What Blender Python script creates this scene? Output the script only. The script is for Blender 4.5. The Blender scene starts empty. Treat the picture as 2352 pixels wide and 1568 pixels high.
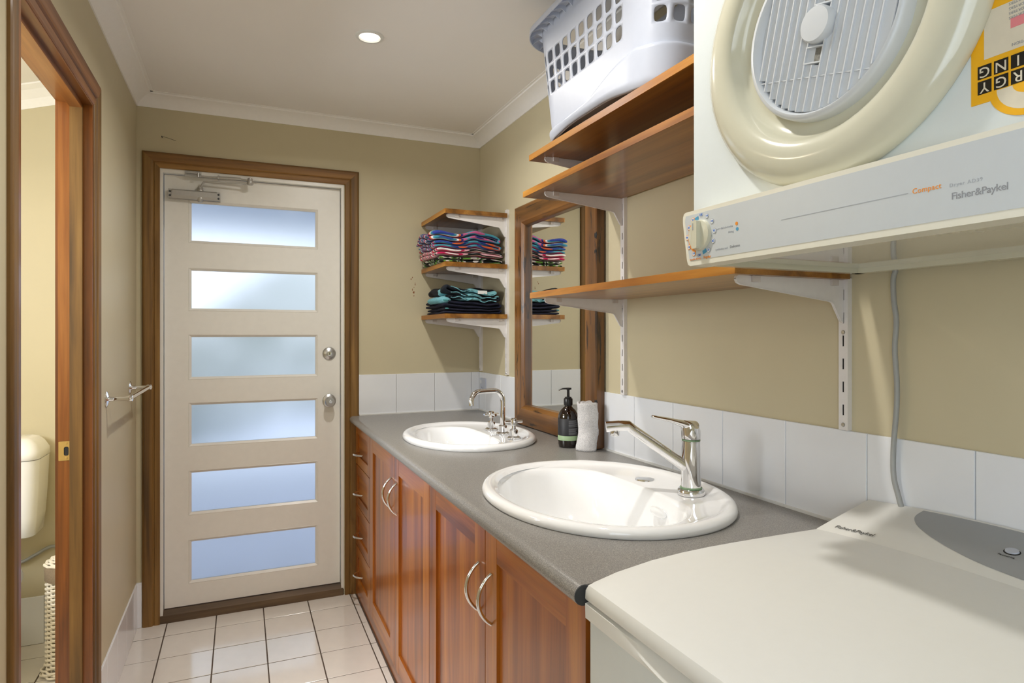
import bpy, bmesh, math, random
from mathutils import Vector, Matrix, noise
from mathutils.geometry import tessellate_polygon
random.seed(7)
PI = math.pi
sc = bpy.context.scene
COL = sc.collection

# ------------------------------------------------------------------ camera, world, lights, exposure
cam = bpy.data.cameras.new('camera'); camo = bpy.data.objects.new('camera', cam); COL.objects.link(camo)
camo.location = (0, 0, 1.355)
camo.rotation_euler = (PI/2, 0, -math.radians(23.3952))
cam.sensor_width = 36; cam.sensor_fit = 'HORIZONTAL'; cam.lens = 36*1440/2352
cam.shift_y = -18/2352; cam.clip_start = .02
sc.camera = camo

w = bpy.data.worlds.new('world'); sc.world = w; w.use_nodes = True
wn = w.node_tree.nodes; wl = w.node_tree.links
wn['Background'].inputs['Color'].default_value = (.78, .87, 1, 1)
wn['Background'].inputs['Strength'].default_value = 1.5

sc.view_settings.view_transform = 'Standard'; sc.view_settings.look = 'None'
sc.view_settings.gamma = 1; sc.view_settings.use_curve_mapping = False
sc.view_settings.exposure = 0.28
sc.cycles.use_denoising = True
sc.cycles.max_bounces = 10; sc.cycles.diffuse_bounces = 6; sc.cycles.glossy_bounces = 5; sc.cycles.transmission_bounces = 6
sc.cycles.caustics_reflective = False
sc.cycles.sample_clamp_indirect = 4

def area(name, loc, size, power, color, target=None, sizey=None, shape='DISK', spread=180):
    l = bpy.data.lights.new(name, 'AREA'); l.shape = shape; l.size = size
    if sizey: l.size_y = sizey
    l.energy = power; l.color = color; l.spread = math.radians(spread)
    o = bpy.data.objects.new(name, l); COL.objects.link(o); o.location = loc
    d = Vector(target) - Vector(loc) if target else Vector((0, 0, -1))
    o.rotation_euler = d.to_track_quat('-Z', 'Y').to_euler()
    return o
XLW = -.442
WARM = (1, .962, .905)
DL = [(.44, 2.35), (.40, 1.15)]           # the row of ceiling downlights
for x, y in DL:
    area('downlight_lamp', (x, y, 2.438), .08, 8.5, WARM, spread=160)
# unseen cool fill light, added at an invented window in the left wall
area('side_fill_light', (XLW+.012, -.62, 1.45), 1.1, 13, (.82, .905, 1), target=(2.0, -.10, 1.40), sizey=1.4, shape='RECTANGLE')
# toilet room lamp, and an unseen fill added to shine out the doorway
area('toilet_lamp', (-1.0, 2.3, 2.12), .25, 5, (1, .84, .60))
area('toilet_fill_light', (-1.63, 1.75, 1.55), .9, 48, (.90, .95, 1), target=(1.2, 1.8, 1.15), sizey=.9, shape='RECTANGLE')  # no window built here; added to brighten the right wall

# ------------------------------------------------------------------ materials
def nt(name):
    m = bpy.data.materials.new(name); m.use_nodes = True
    n = m.node_tree.nodes; l = m.node_tree.links
    return m, n, l, n['Principled BSDF']
def srgb(r, g, b):
    f = lambda c: (c/255/12.92) if c/255 <= .04045 else ((c/255+.055)/1.055)**2.4
    return (f(r), f(g), f(b), 1)
def bump(n, l, p, height, strength, dist=.002):
    b = n.new('ShaderNodeBump'); b.inputs['Strength'].default_value = strength; b.inputs['Distance'].default_value = dist
    l.new(height, b.inputs['Height']); l.new(b.outputs['Normal'], p.inputs['Normal'])
def coords(n, l, scale=(1, 1, 1), rnd=False, rot=(0, 0, 0)):
    tc = n.new('ShaderNodeTexCoord'); mp = n.new('ShaderNodeMapping'); mp.inputs['Scale'].default_value = scale
    mp.inputs['Rotation'].default_value = rot
    if rnd:
        oi = n.new('ShaderNodeObjectInfo'); mu = n.new('ShaderNodeVectorMath'); mu.operation = 'SCALE'
        cb = n.new('ShaderNodeCombineXYZ')
        for k in range(3): l.new(oi.outputs['Random'], cb.inputs[k])
        l.new(cb.outputs[0], mu.inputs[0]); mu.inputs['Scale'].default_value = 7.3
        ad = n.new('ShaderNodeVectorMath'); ad.operation = 'ADD'
        l.new(tc.outputs['Object'], ad.inputs[0]); l.new(mu.outputs[0], ad.inputs[1]); l.new(ad.outputs[0], mp.inputs['Vector'])
    else: l.new(tc.outputs['Object'], mp.inputs['Vector'])
    return mp.outputs[0]
def tex_noise(n, l, vec, scale, detail=3, rough=.5, dist=0):
    t = n.new('ShaderNodeTexNoise'); t.inputs['Scale'].default_value = scale; t.inputs['Detail'].default_value = detail
    t.inputs['Roughness'].default_value = rough; t.inputs['Distortion'].default_value = dist
    l.new(vec, t.inputs['Vector']); return t.outputs['Fac']
def ramp(n, l, fac, stops, const=False):
    r = n.new('ShaderNodeValToRGB'); e = r.color_ramp.elements
    if const: r.color_ramp.interpolation = 'CONSTANT'
    while len(e) < len(stops): e.new(.5)
    for k, (p, c) in enumerate(stops): e[k].position = p; e[k].color = c
    l.new(fac, r.inputs['Fac']); return r.outputs['Color']
def mix(n, l, a, b, fac, mode='MIX'):
    m = n.new('ShaderNodeMix'); m.data_type = 'RGBA'; m.blend_type = mode
    for s, v in ((0, fac), (6, a), (7, b)):
        if hasattr(v, 'is_linked'): l.new(v, m.inputs[s])
        else: m.inputs[s].default_value = v
    return m.outputs[2]
def plain(name, col, rough=.5, metal=0, spec=.5, coat=0, noise_amt=0, nscale=60, bmp=0):
    m, n, l, p = nt(name)
    p.inputs['Base Color'].default_value = col; p.inputs['Roughness'].default_value = rough
    p.inputs['Metallic'].default_value = metal; p.inputs['Specular IOR Level'].default_value = spec
    p.inputs['Coat Weight'].default_value = coat; p.inputs['Coat Roughness'].default_value = .05
    v = coords(n, l)
    f = tex_noise(n, l, v, nscale, 3)
    na = noise_amt or .03
    dk = tuple(c*(1-na) for c in col[:3])+(1,); lt = tuple(min(1, c*(1+na)) for c in col[:3])+(1,)
    l.new(ramp(n, l, f, [(.3, dk), (.7, lt)]), p.inputs['Base Color'])
    if bmp: bump(n, l, p, f, bmp, .001)
    return m
def wood(name, dark, mid, light, axis, rough=.35, coat=.15, ring=1.0, knots=False, rnd=True, streak=None):
    m, n, l, p = nt(name)
    sc_ = [16, 16, 16]; sc_['xyz'.index(axis)] = .9
    v = coords(n, l, sc_, rnd)
    f = tex_noise(n, l, v, ring, 4, .55, .6)
    base = ramp(n, l, f, [(.33, dark), (.5, mid), (.67, light)])
    s2 = [170, 170, 170]; s2['xyz'.index(axis)] = 5
    v2 = coords(n, l, s2, rnd)
    f2 = tex_noise(n, l, v2, 1, 3, .6)
    fine = ramp(n, l, f2, [(.3, (.78, .78, .78, 1)), (.6, (1, 1, 1, 1))])
    c = mix(n, l, base, fine, .75, 'MULTIPLY')
    if streak:
        s3 = [45, 45, 45]; s3['xyz'.index(axis)] = 6
        v3 = coords(n, l, s3, rnd)
        f3 = tex_noise(n, l, v3, 1, 4, .6, .5)
        k = ramp(n, l, f3, [(.57, (0, 0, 0, 1)), (.64, (1, 1, 1, 1))])
        c = mix(n, l, c, streak, k)
    l.new(c, p.inputs['Base Color'])
    p.inputs['Roughness'].default_value = rough; p.inputs['Coat Weight'].default_value = coat; p.inputs['Coat Roughness'].default_value = .12
    bump(n, l, p, f2, .06, .0005)
    return m
M = {}
M['wall'] = plain('wall_paint', srgb(200, 190, 160), .5, spec=.3, noise_amt=.02, nscale=4, bmp=0)
M['ceil'] = plain('ceiling_paint', srgb(240, 238, 236), .7, spec=.2, noise_amt=.01, nscale=3)
M['cornice'] = plain('cornice_paint', srgb(244, 243, 241), .5, noise_amt=.01)
M['doorwhite'] = plain('door_enamel', srgb(231, 229, 223), .32, noise_amt=.015, nscale=30, bmp=.06)
M['tile'] = plain('glazed_tile', srgb(234, 237, 242), .12, noise_amt=.01, nscale=10)
M['floortile'] = plain('floor_tile_glaze', srgb(232, 227, 220), .13, noise_amt=.02, nscale=20)
M['floortile'].node_tree.nodes['Principled BSDF'].inputs['IOR'].default_value = 2.0
M['grout'] = plain('grout', srgb(205, 203, 198), .8)
M['darkgrout'] = plain('dark_grout', srgb(88, 76, 66), .9, noise_amt=.2)
M['chrome'] = plain('chrome', (.82, .82, .83, 1), .05, 1)
M['brushed'] = plain('brushed_metal', (.55, .55, .55, 1), .3, 1)
M['closer'] = plain('closer_grey', srgb(180, 178, 174), .35, .5)
M['ceramic'] = plain('ceramic', srgb(245, 246, 247), .06, coat=.5, noise_amt=.005)
M['white'] = plain('white_enamel', srgb(226, 228, 226), .3, noise_amt=.01)
M['white2'] = plain('white_plastic', srgb(190, 196, 210), .4, noise_amt=.01)
M['bracket'] = plain('bracket_white', srgb(226, 223, 222), .4, noise_amt=.02)
M['appl'] = plain('appliance_white', srgb(226, 226, 222), .3, noise_amt=.006)
M['applcool'] = plain('appliance_side', srgb(212, 219, 220), .2, coat=.2, noise_amt=.006)
M['cream'] = plain('cream_plastic', srgb(204, 202, 182), .16, coat=.35, noise_amt=.008)
M['creamtrim'] = plain('cream_trim', srgb(222, 219, 204), .3, noise_amt=.008)
M['silver'] = plain('silver_fascia', srgb(196, 202, 206), .34, .1, noise_amt=.008)
M['greypanel'] = plain('grey_fascia', srgb(156, 159, 162), .35, noise_amt=.01)
M['grillew'] = plain('grille_plastic', srgb(204, 208, 212), .3, noise_amt=.01)
M['dark'] = plain('dark_gap', srgb(30, 29, 28), .7)
M['black'] = plain('black_plastic', srgb(16, 16, 17), .3)
M['blacklabel'] = plain('black_label', srgb(30, 30, 34), .5)
M['greenlabel'] = plain('green_label', srgb(150, 175, 135), .5, noise_amt=.05)
M['filter'] = plain('filter_gauze', srgb(118, 116, 108), .5, noise_amt=.3, nscale=300)
M['stain'] = plain('brown_stain', srgb(140, 92, 60), .8)
M['textgrey'] = plain('print_grey', srgb(140, 142, 146), .5)
M['textlight'] = plain('print_pale', srgb(168, 172, 178), .5)
M['orange'] = plain('print_orange', srgb(230, 142, 40), .5)
M['blue'] = plain('print_blue', srgb(44, 110, 200), .5)
M['cyan'] = plain('print_cyan', srgb(70, 150, 190), .5)
M['bluebtn'] = plain('button_blue', srgb(30, 70, 190), .3)
M['yellow'] = plain('label_yellow', srgb(232, 172, 22), .45)
M['paper'] = plain('label_paper', srgb(214, 205, 184), .5)
M['pink'] = plain('label_pink', srgb(220, 130, 135), .5)
M['brass'] = plain('brass', (.72, .52, .22, 1), .3, 1)
M['cord'] = plain('cord_grey', srgb(158, 160, 158), .45)
M['greenseal'] = plain('green_seal', srgb(124, 152, 118), .5, noise_amt=.2)
M['rubber'] = plain('rubber_dark', srgb(60, 62, 64), .7)
M['silicone'] = plain('silicone', srgb(225, 225, 222), .4)
M['clip'] = plain('clip_clear', srgb(222, 214, 210), .2); M['clip'].node_tree.nodes['Principled BSDF'].inputs['Transmission Weight'].default_value = .15
M['wicker'] = plain('wicker_white', srgb(232, 226, 212), .6, noise_amt=.08, nscale=80)
M['taupe'] = plain('taupe_cloth', srgb(140, 124, 104), .9, noise_amt=.1, nscale=200)
M['amber'] = plain('amber_glass', srgb(22, 10, 5), .04, coat=.6)
M['trimbrown'] = wood('timber_trim', srgb(82, 58, 24), srgb(118, 84, 36), srgb(142, 106, 52), 'z', .55, .03)
M['trimbrown_x'] = wood('timber_trim_x', srgb(92, 62, 26), srgb(132, 92, 42), srgb(156, 114, 56), 'x', .55, .03)
M['trimbrown_y'] = wood('timber_trim_y', srgb(92, 58, 34), srgb(132, 88, 52), srgb(158, 108, 66), 'y', .55, .03)
M['redjamb'] = wood('jamb_red', srgb(96, 52, 18), srgb(130, 74, 26), srgb(154, 96, 40), 'z', .35, .2)
M['redjamb_y'] = wood('jamb_red_y', srgb(108, 62, 24), srgb(142, 88, 38), srgb(166, 112, 56), 'y', .35, .2)
M['cab'] = wood('cabinet_timber', srgb(120, 60, 12), srgb(162, 88, 18), srgb(190, 118, 34), 'z', .3, .25)
M['cab_y'] = wood('cabinet_timber_y', srgb(126, 66, 14), srgb(168, 94, 22), srgb(194, 124, 38), 'y', .3, .25)
M['shelf'] = wood('shelf_timber', srgb(104, 66, 22), srgb(144, 94, 34), srgb(172, 122, 54), 'y', .28, .3)
M['shelfedge'] = wood('shelf_edge', srgb(126, 74, 18), srgb(168, 108, 32), srgb(200, 144, 60), 'y', .4, .1)
M['sill'] = wood('sill_timber', srgb(62, 46, 30), srgb(90, 70, 48), srgb(112, 90, 64), 'x', .5, .05)
M['rustic'] = wood('rustic_timber', srgb(76, 48, 18), srgb(112, 72, 30), srgb(140, 94, 44), 'z', .35, .3, streak=srgb(44, 26, 14))
M['rustic_y'] = wood('rustic_timber_y', srgb(76, 48, 18), srgb(112, 72, 30), srgb(140, 94, 44), 'y', .35, .3, streak=srgb(44, 26, 14))

def m_bench():
    m, n, l, p = nt('speckled_laminate')
    v = coords(n, l)
    f = tex_noise(n, l, v, 480, 2, .75)
    c = ramp(n, l, f, [(.34, srgb(108, 107, 105)), (.5, srgb(134, 131, 127)), (.68, srgb(166, 162, 156))])
    l.new(c, p.inputs['Base Color']); p.inputs['Roughness'].default_value = .33
    return m
M['bench'] = m_bench()
def m_mirror():
    m, n, l, p = nt('mirror_glass')
    p.inputs['Base Color'].default_value = (.9, .92, .9, 1); p.inputs['Metallic'].default_value = 1; p.inputs['Roughness'].default_value = .01
    return m
M['mirror'] = m_mirror()
def m_frost():
    m, n, l, p = nt('frosted_glass')
    n.remove(p)
    out = n['Material Output']
    g = n.new('ShaderNodeBsdfGlass'); g.inputs['Roughness'].default_value = .55; g.inputs['IOR'].default_value = 1.12
    g.inputs['Color'].default_value = (.97, .985, 1, 1)
    gl = n.new('ShaderNodeBsdfGlossy'); gl.inputs['Roughness'].default_value = .12
    fr = n.new('ShaderNodeFresnel'); fr.inputs['IOR'].default_value = 1.3
    mx = n.new('ShaderNodeMixShader')
    l.new(fr.outputs[0], mx.inputs[0]); l.new(g.outputs[0], mx.inputs[1]); l.new(gl.outputs[0], mx.inputs[2])
    l.new(mx.outputs[0], out.inputs['Surface'])
    return m
M['frost'] = m_frost()
def m_emit(name, col, s):
    m, n, l, p = nt(name)
    p.inputs['Base Color'].default_value = (1, 1, 1, 1)
    p.inputs['Emission Color'].default_value = col; p.inputs['Emission Strength'].default_value = s
    return m
M['bulb'] = m_emit('lamp_glow', (1, .93, .8, 1), 6)
def m_towelwhite():
    m, n, l, p = nt('white_terry')
    v = coords(n, l); f = tex_noise(n, l, v, 330, 3, .7)
    l.new(ramp(n, l, f, [(.3, srgb(196, 194, 196)), (.65, srgb(246, 244, 244))]), p.inputs['Base Color'])
    p.inputs['Roughness'].default_value = .95; p.inputs['Sheen Weight'].default_value = .3
    bump(n, l, p, f, .9, .003)
    return m
M['terry'] = m_towelwhite()
def m_beach(name, cols, scale, rot, dist=6.0, dscale=1.4, bd='Y'):
    m, n, l, p = nt(name)
    v = coords(n, l, (1, 1, 1), False, rot)
    wv = n.new('ShaderNodeTexWave'); wv.wave_type = 'BANDS'; wv.wave_profile = 'SAW'; wv.bands_direction = bd
    wv.inputs['Scale'].default_value = scale; wv.inputs['Distortion'].default_value = dist
    wv.inputs['Detail'].default_value = 1.2; wv.inputs['Detail Scale'].default_value = dscale
    l.new(v, wv.inputs['Vector'])
    k = len(cols)
    c = ramp(n, l, wv.outputs['Fac'], [(i/k, srgb(*cc)) for i, cc in enumerate(cols)], True)
    l.new(c, p.inputs['Base Color']); p.inputs['Roughness'].default_value = .95
    f = tex_noise(n, l, coords(n, l), 400, 2)
    bump(n, l, p, f, .5, .002)
    return m
M['beach_blue'] = m_beach('towel_blue_zigzag', [(46, 62, 150), (60, 140, 160), (232, 228, 236), (226, 104, 40), (40, 50, 120), (196, 92, 140), (70, 150, 170), (30, 36, 92), (150, 140, 160)], 3.4, (.1, 0, .15), 9, 1.3)
M['beach_teal'] = m_beach('towel_teal_zigzag', [(40, 62, 140), (70, 150, 170), (200, 90, 130), (44, 56, 130), (220, 216, 226), (60, 130, 160), (214, 100, 50)], 3.8, (.2, 0, 0), 7, 1.3)
M['beach_pink'] = m_beach('towel_pink', [(190, 26, 84), (232, 178, 190), (20, 20, 24), (236, 226, 220), (206, 40, 60), (210, 120, 150), (238, 232, 230)], 3.6, (.1, 0, .1), 7, 1.2)
M['beach_green'] = m_beach('towel_green_leaf', [(16, 18, 18), (90, 140, 50), (196, 190, 186), (20, 22, 24), (60, 116, 44), (214, 206, 200), (16, 18, 18)], 5, (.9, .3, .4), 9, 2.2)
M['navy_aqua'] = m_beach('towel_black_aqua', [(10, 14, 22), (12, 17, 28), (10, 14, 22), (12, 17, 28), (14, 22, 34), (10, 14, 22), (120, 180, 190), (10, 14, 22), (12, 17, 28), (10, 14, 22)], 1.2, (.2, .4, .3), 5, 1)
M['navy'] = m_beach('towel_navy', [(14, 17, 40), (16, 19, 44), (14, 17, 40), (190, 190, 200), (14, 17, 40), (16, 19, 44), (80, 150, 150), (14, 17, 40), (16, 19, 44), (14, 17, 40), (16, 19, 44), (14, 17, 40)], 1.6, (.7, .1, .2), 9, 1.4)
M['aqua'] = plain('towel_aqua', srgb(112, 172, 184), .95, noise_amt=.15, nscale=120, bmp=.6)
def m_leaf():
    return plain('leaves', srgb(86, 116, 60), .6, noise_amt=.35, nscale=8)
M['leaf'] = m_leaf()
M['paving'] = plain('paving', srgb(218, 222, 236), .7, noise_amt=.08, nscale=5)
M['soffit'] = plain('soffit_paint', srgb(176, 186, 200), .7)

# ------------------------------------------------------------------ mesh helpers
ORG = {}
def mk(name, bm, mat, parent=None, smooth=False, kind=None, org=None, bevel=0, seg=2, autos=None):
    """link bm (world coordinates) as one mesh object; origin = the parent's, or org"""
    o0 = Vector(org) if org is not None else (ORG[parent.name] if parent else Vector((0, 0, 0)))
    if bevel:
        bmesh.ops.bevel(bm, geom=[e for e in bm.edges if e.is_manifold and e.calc_face_angle(0) > .5], offset=bevel, segments=seg, profile=.6, affect='EDGES', clamp_overlap=True)
    bmesh.ops.translate(bm, verts=bm.verts, vec=-o0)
    bmesh.ops.recalc_face_normals(bm, faces=bm.faces)
    me = bpy.data.meshes.new(name); bm.to_mesh(me); bm.free()
    me.materials.append(mat)
    if smooth:
        for f in me.polygons: f.use_smooth = True
        if autos is None: autos = 40
        try: me.set_sharp_from_angle(angle=math.radians(autos))
        except Exception: pass
    o = bpy.data.objects.new(name, me); COL.objects.link(o)
    ORG[o.name] = o0
    if parent:
        o.parent = parent; o.location = o0 - ORG[parent.name]
    else: o.location = o0
    if kind: o['kind'] = kind
    return o
def empty(name, loc, parent=None, kind=None):
    o = bpy.data.objects.new(name, None); COL.objects.link(o); o.empty_display_size = .05
    ORG[o.name] = Vector(loc)
    o.location = Vector(loc) - (ORG[parent.name] if parent else Vector((0, 0, 0)))
    if parent: o.parent = parent
    if kind: o['kind'] = kind
    return o
def tag(o, label, cat, group=None):
    o['label'] = label; o['category'] = cat
    if group: o['group'] = group
    return o
def thing(name, loc, label, cat, group=None): return tag(empty(name, loc), label, cat, group)
def box(bm, x0, x1, y0, y1, z0, z1):
    v = [bm.verts.new((x, y, z)) for x in (x0, x1) for y in (y0, y1) for z in (z0, z1)]
    for f in ((0, 1, 3, 2), (4, 6, 7, 5), (0, 4, 5, 1), (2, 3, 7, 6), (0, 2, 6, 4), (1, 5, 7, 3)): bm.faces.new([v[i] for i in f])
    return v
def boxes(*bs):
    bm = bmesh.new()
    for b in bs: box(bm, *b)
    return bm
def lathe(prof, c, axis='z', n=32, bm=None, cap=True):
    """prof: list of (radius, height along axis)"""
    bm = bm or bmesh.new(); rings = []
    for r, h in prof:
        ring = []
        if r < 1e-6:
            p = {'z': (0, 0, h), 'x': (h, 0, 0), 'y': (0, h, 0)}[axis]
            ring = [bm.verts.new((c[0]+p[0], c[1]+p[1], c[2]+p[2]))]
        else:
            for k in range(n):
                a = 2*PI*k/n; ca, sa = r*math.cos(a), r*math.sin(a)
                p = {'z': (ca, sa, h), 'x': (h, ca, sa), 'y': (ca, h, sa)}[axis]
                ring.append(bm.verts.new((c[0]+p[0], c[1]+p[1], c[2]+p[2])))
        rings.append(ring)
    for a, b in zip(rings, rings[1:]):
        if len(a) == 1 and len(b) == 1: continue
        for k in range(n):
            k2 = (k+1) % n
            if len(a) == 1: bm.faces.new((a[0], b[k], b[k2]))
            elif len(b) == 1: bm.faces.new((a[k], a[k2], b[0]))
            else: bm.faces.new((a[k], a[k2], b[k2], b[k]))
    if cap:
        for r in (rings[0], rings[-1]):
            if len(r) > 2:
                try: bm.faces.new(r)
                except ValueError: pass
    return bm
def smooth_path(pts, n=6):
    """Catmull-Rom through points"""
    P = [Vector(p) for p in pts]; out = []
    for i in range(len(P)-1):
        p0, p1, p2, p3 = P[max(i-1, 0)], P[i], P[i+1], P[min(i+2, len(P)-1)]
        for k in range(n):
            t = k/n
            out.append(.5*((2*p1)+(-p0+p2)*t+(2*p0-5*p1+4*p2-p3)*t*t+(-p0+3*p1-3*p2+p3)*t**3))
    out.append(P[-1]); return out
def tube(pts, r, n=10, bm=None, closed=False, cap=True):
    bm = bm or bmesh.new(); P = [Vector(p) for p in pts]; rings = []
    rr = r if hasattr(r, '__len__') else [r]*len(P)
    N = len(P)
    t0 = (P[1]-P[0]).normalized()
    up = Vector((0, 0, 1)) if abs(t0.z) < .9 else Vector((1, 0, 0))
    nrm = (up - t0*up.dot(t0)).normalized()
    for i in range(N):
        if closed: t = (P[(i+1) % N]-P[i-1]).normalized()
        elif i == 0: t = t0
        elif i == N-1: t = (P[-1]-P[-2]).normalized()
        else: t = (P[i+1]-P[i-1]).normalized()
        nrm = (nrm - t*nrm.dot(t)).normalized(); b = t.cross(nrm)
        rings.append([bm.verts.new(P[i]+(nrm*math.cos(2*PI*k/n)+b*math.sin(2*PI*k/n))*rr[i]) for k in range(n)])
    for i in range(N if closed else N-1):
        a, b = rings[i], rings[(i+1) % N]
        for k in range(n): bm.faces.new((a[k], a[(k+1) % n], b[(k+1) % n], b[k]))
    if cap and not closed: bm.faces.new(rings[0]); bm.faces.new(rings[-1])
    return bm
def prism(poly, f, h0, h1, bm=None):
    """extrude a 2D polygon; f(a,b,h)->3D"""
    bm = bm or bmesh.new()
    A = [bm.verts.new(f(a, b, h0)) for a, b in poly]; B = [bm.verts.new(f(a, b, h1)) for a, b in poly]
    n = len(poly); bm.faces.new(A); bm.faces.new(B)
    for k in range(n): bm.faces.new((A[k], A[(k+1) % n], B[(k+1) % n], B[k]))
    return bm
def rrect(a0, a1, b0, b1, r, n=5):
    out = []
    for cx, cy, s in ((a1-r, b1-r, 0), (a0+r, b1-r, 1), (a0+r, b0+r, 2), (a1-r, b0+r, 3)):
        for k in range(n+1):
            t = (s+k/n)*PI/2; out.append((cx+r*math.cos(t), cy+r*math.sin(t)))
    return out
def loft(rings, bm=None, cap0=False, cap1=False):
    bm = bm or bmesh.new(); R = [[bm.verts.new(p) for p in r] for r in rings]; n = len(rings[0])
    for a, b in zip(R, R[1:]):
        for k in range(n): bm.faces.new((a[k], a[(k+1) % n], b[(k+1) % n], b[k]))
    if cap0: bm.faces.new(R[0])
    if cap1: bm.faces.new(R[-1])
    return bm
def text(body, size, mat, parent, loc, ax, ay, name='lettering', align='LEFT', ext=.00012, spacing=1, shear=0, bold=0):
    c = bpy.data.curves.new(name, 'FONT'); c.body = body; c.size = size; c.extrude = ext; c.align_x = align; c.align_y = 'CENTER'
    c.space_character = spacing; c.shear = shear; c.offset = bold; c.resolution_u = 3
    c.materials.append(mat)
    t_ = bpy.data.objects.new(name, c); COL.objects.link(t_); me = bpy.data.meshes.new_from_object(t_)
    bpy.data.objects.remove(t_); bpy.data.curves.remove(c)
    o = bpy.data.objects.new(name, me); COL.objects.link(o); o.parent = parent
    if not me.materials: me.materials.append(mat)
    X = Vector(ax).normalized(); Y = Vector(ay).normalized(); Z = X.cross(Y)
    m = Matrix((X, Y, Z)).transposed().to_4x4(); m.translation = Vector(loc)-ORG[parent.name]
    o.matrix_local = m
    return o

# ------------------------------------------------------------------ room shell
D, XR, XL, CZ = 3.34, 1.246, -.442, 2.46
BZ = .926                        # bench top
RY = -1.5                        # rear wall
WX = -.521                       # toilet-side face of the left wall
OY0, OY1, OT = 1.650, 2.372, 2.09   # toilet doorway
floor = mk('floor', boxes((-1.75, 1.4, RY-.1, D+.12, -.1, -.0016)), M['darkgrout'], kind='structure')
mk('wall_back', boxes((-1.75, -.352, D, D+.12, 0, 2.6), (.492, 1.4, D, D+.12, 0, 2.6), (-.352, .492, D, D+.12, 2.132, 2.6)), M['wall'], kind='structure')
wall_back = bpy.data.objects['wall_back']
wall_right = mk('wall_right', boxes((XR, XR+.12, RY, D, 0, 2.6)), M['wall'], kind='structure')
wall_left = mk('wall_left', boxes((WX, XL, RY, -1.2, 0, 2.6), (WX, XL, -.04, OY0, 0, 2.6), (WX, XL, -1.2, -.04, 0, .72), (WX, XL, -1.2, -.04, 2.18, 2.6), (WX, XL, OY1, D, 0, 2.6), (WX, XL, OY0, OY1, OT, 2.6)), M['wall'], kind='structure')
# rear wall behind the camera; unseen side window added to house the fill
mk('wall_rear', boxes((-1.75, 1.4, RY-.1, RY, 0, 2.6)), M['wall'], kind='structure')
win = mk('added_window_1', boxes((XL-.07, XL-.01, -1.2, -1.16, .72, 2.18), (XL-.07, XL-.01, -.08, -.04, .72, 2.18), (XL-.07, XL-.01, -1.16, -.08, .72, .76), (XL-.07, XL-.01, -1.16, -.08, 2.14, 2.18), (XL-.07, XL-.01, -.635, -.605, .76, 2.14)), M['doorwhite'], kind='structure')
mk('pane', boxes((XL-.042, XL-.038, -1.16, -.635, .76, 2.14)), M['frost'], win)
mk('pane', boxes((XL-.042, XL-.038, -.605, -.08, .76, 2.14)), M['frost'], win)
ceiling = mk('ceiling', boxes((XL-.06, XR+.12, RY-.1, D+.12, CZ, CZ+.1)), M['ceil'], kind='structure')
# toilet room behind the doorway, with a raking ceiling
mk('wall_toilet', boxes((-1.75, -1.65, 1.0, D, 0, 2.6), (-1.65, WX, .9, 1.0, 0, 2.6)), M['wall'], kind='structure')
rz = lambda x: 2.4131+.32*(x+.8608)
bm = bmesh.new()
prism([(-1.75, rz(-1.75)), (XL-.06, rz(XL-.06)), (XL-.06, 2.7), (-1.75, 2.7)], lambda a, b, h: (a, h, b), .9, D+.1, bm)
mk('ceiling_toilet', bm, M['ceil'], kind='structure')
def rake_cornice():
    bm = bmesh.new(); A = []; B = []
    for d, h in ((0, -.085), (.004, -.085), (.02, -.05), (.05, -.02), (.075, -.006), (.075, 0), (0, .002)):
        A.append(bm.verts.new((-1.65, D-.0-d, rz(-1.65)+h))); B.append(bm.verts.new((WX, D-d, rz(WX)+h)))
    n = len(A); bm.faces.new(A); bm.faces.new(B)
    for k in range(n): bm.faces.new((A[k], A[(k+1) % n], B[(k+1) % n], B[k]))
    return bm
mk('trim_5', rake_cornice(), M['cornice'], kind='structure')
# cornices of the laundry
cprof = [(0, -.055), (.005, -.055), (.008, -.049), (.016, -.036), (.030, -.022), (.047, -.012), (.062, -.008), (.064, -.002), (.075, -.002), (.075, 0), (0, 0)]
cor = empty('trim_1', (0, 0, CZ), kind='structure')
mk('cornice_length', prism(cprof, lambda a, b, h: (h, D-a, CZ+b), XL, XR), M['cornice'], cor, True)
mk('cornice_length', prism(cprof, lambda a, b, h: (XL+a, h, CZ+b), RY, D), M['cornice'], cor, True)
mk('cornice_length', prism(cprof, lambda a, b, h: (XR-a, h, CZ+b), RY, D), M['cornice'], cor, True)

# ---- tiles: every tile a child of its floor or wall
TM = {}
def tile_mesh(sx, sy, mat, t=.008, key='f'):
    k = (round(sx, 4), round(sy, 4), mat.name, t, key)
    if k in TM: return TM[k]
    bm = bmesh.new(); b = min(.0012, t*.4)
    if key == 'f':   lay = lambda x, y, h: (x, y, h)
    elif key == 'r': lay = lambda x, y, h: (-h, x, y)       # wall facing -x
    elif key == 'l': lay = lambda x, y, h: (h, x, y)
    else:            lay = lambda x, y, h: (x, -h, y)       # wall facing -y
    R = [[lay(x, y, h) for x, y in ((i, i), (sx-i, i), (sx-i, sy-i), (i, sy-i))] for i, h in ((0, 0), (0, t-b), (b, t))]
    loft(R, bm, cap1=True)
    bmesh.ops.recalc_face_normals(bm, faces=bm.faces)
    me = bpy.data.meshes.new('tile'); bm.to_mesh(me); bm.free(); me.materials.append(mat)
    TM[k] = me; return me
def put_tile(parent, loc, sx, sy, mat, key, t=.008):
    o = bpy.data.objects.new('tile', tile_mesh(sx, sy, mat, t, key)); COL.objects.link(o); o.parent = parent
    o.location = Vector(loc)-ORG[parent.name]+Vector([random.uniform(-1, 1)*.0003 if key == 'f' and k == 2 else 0 for k in range(3)])
G = .0024
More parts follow.
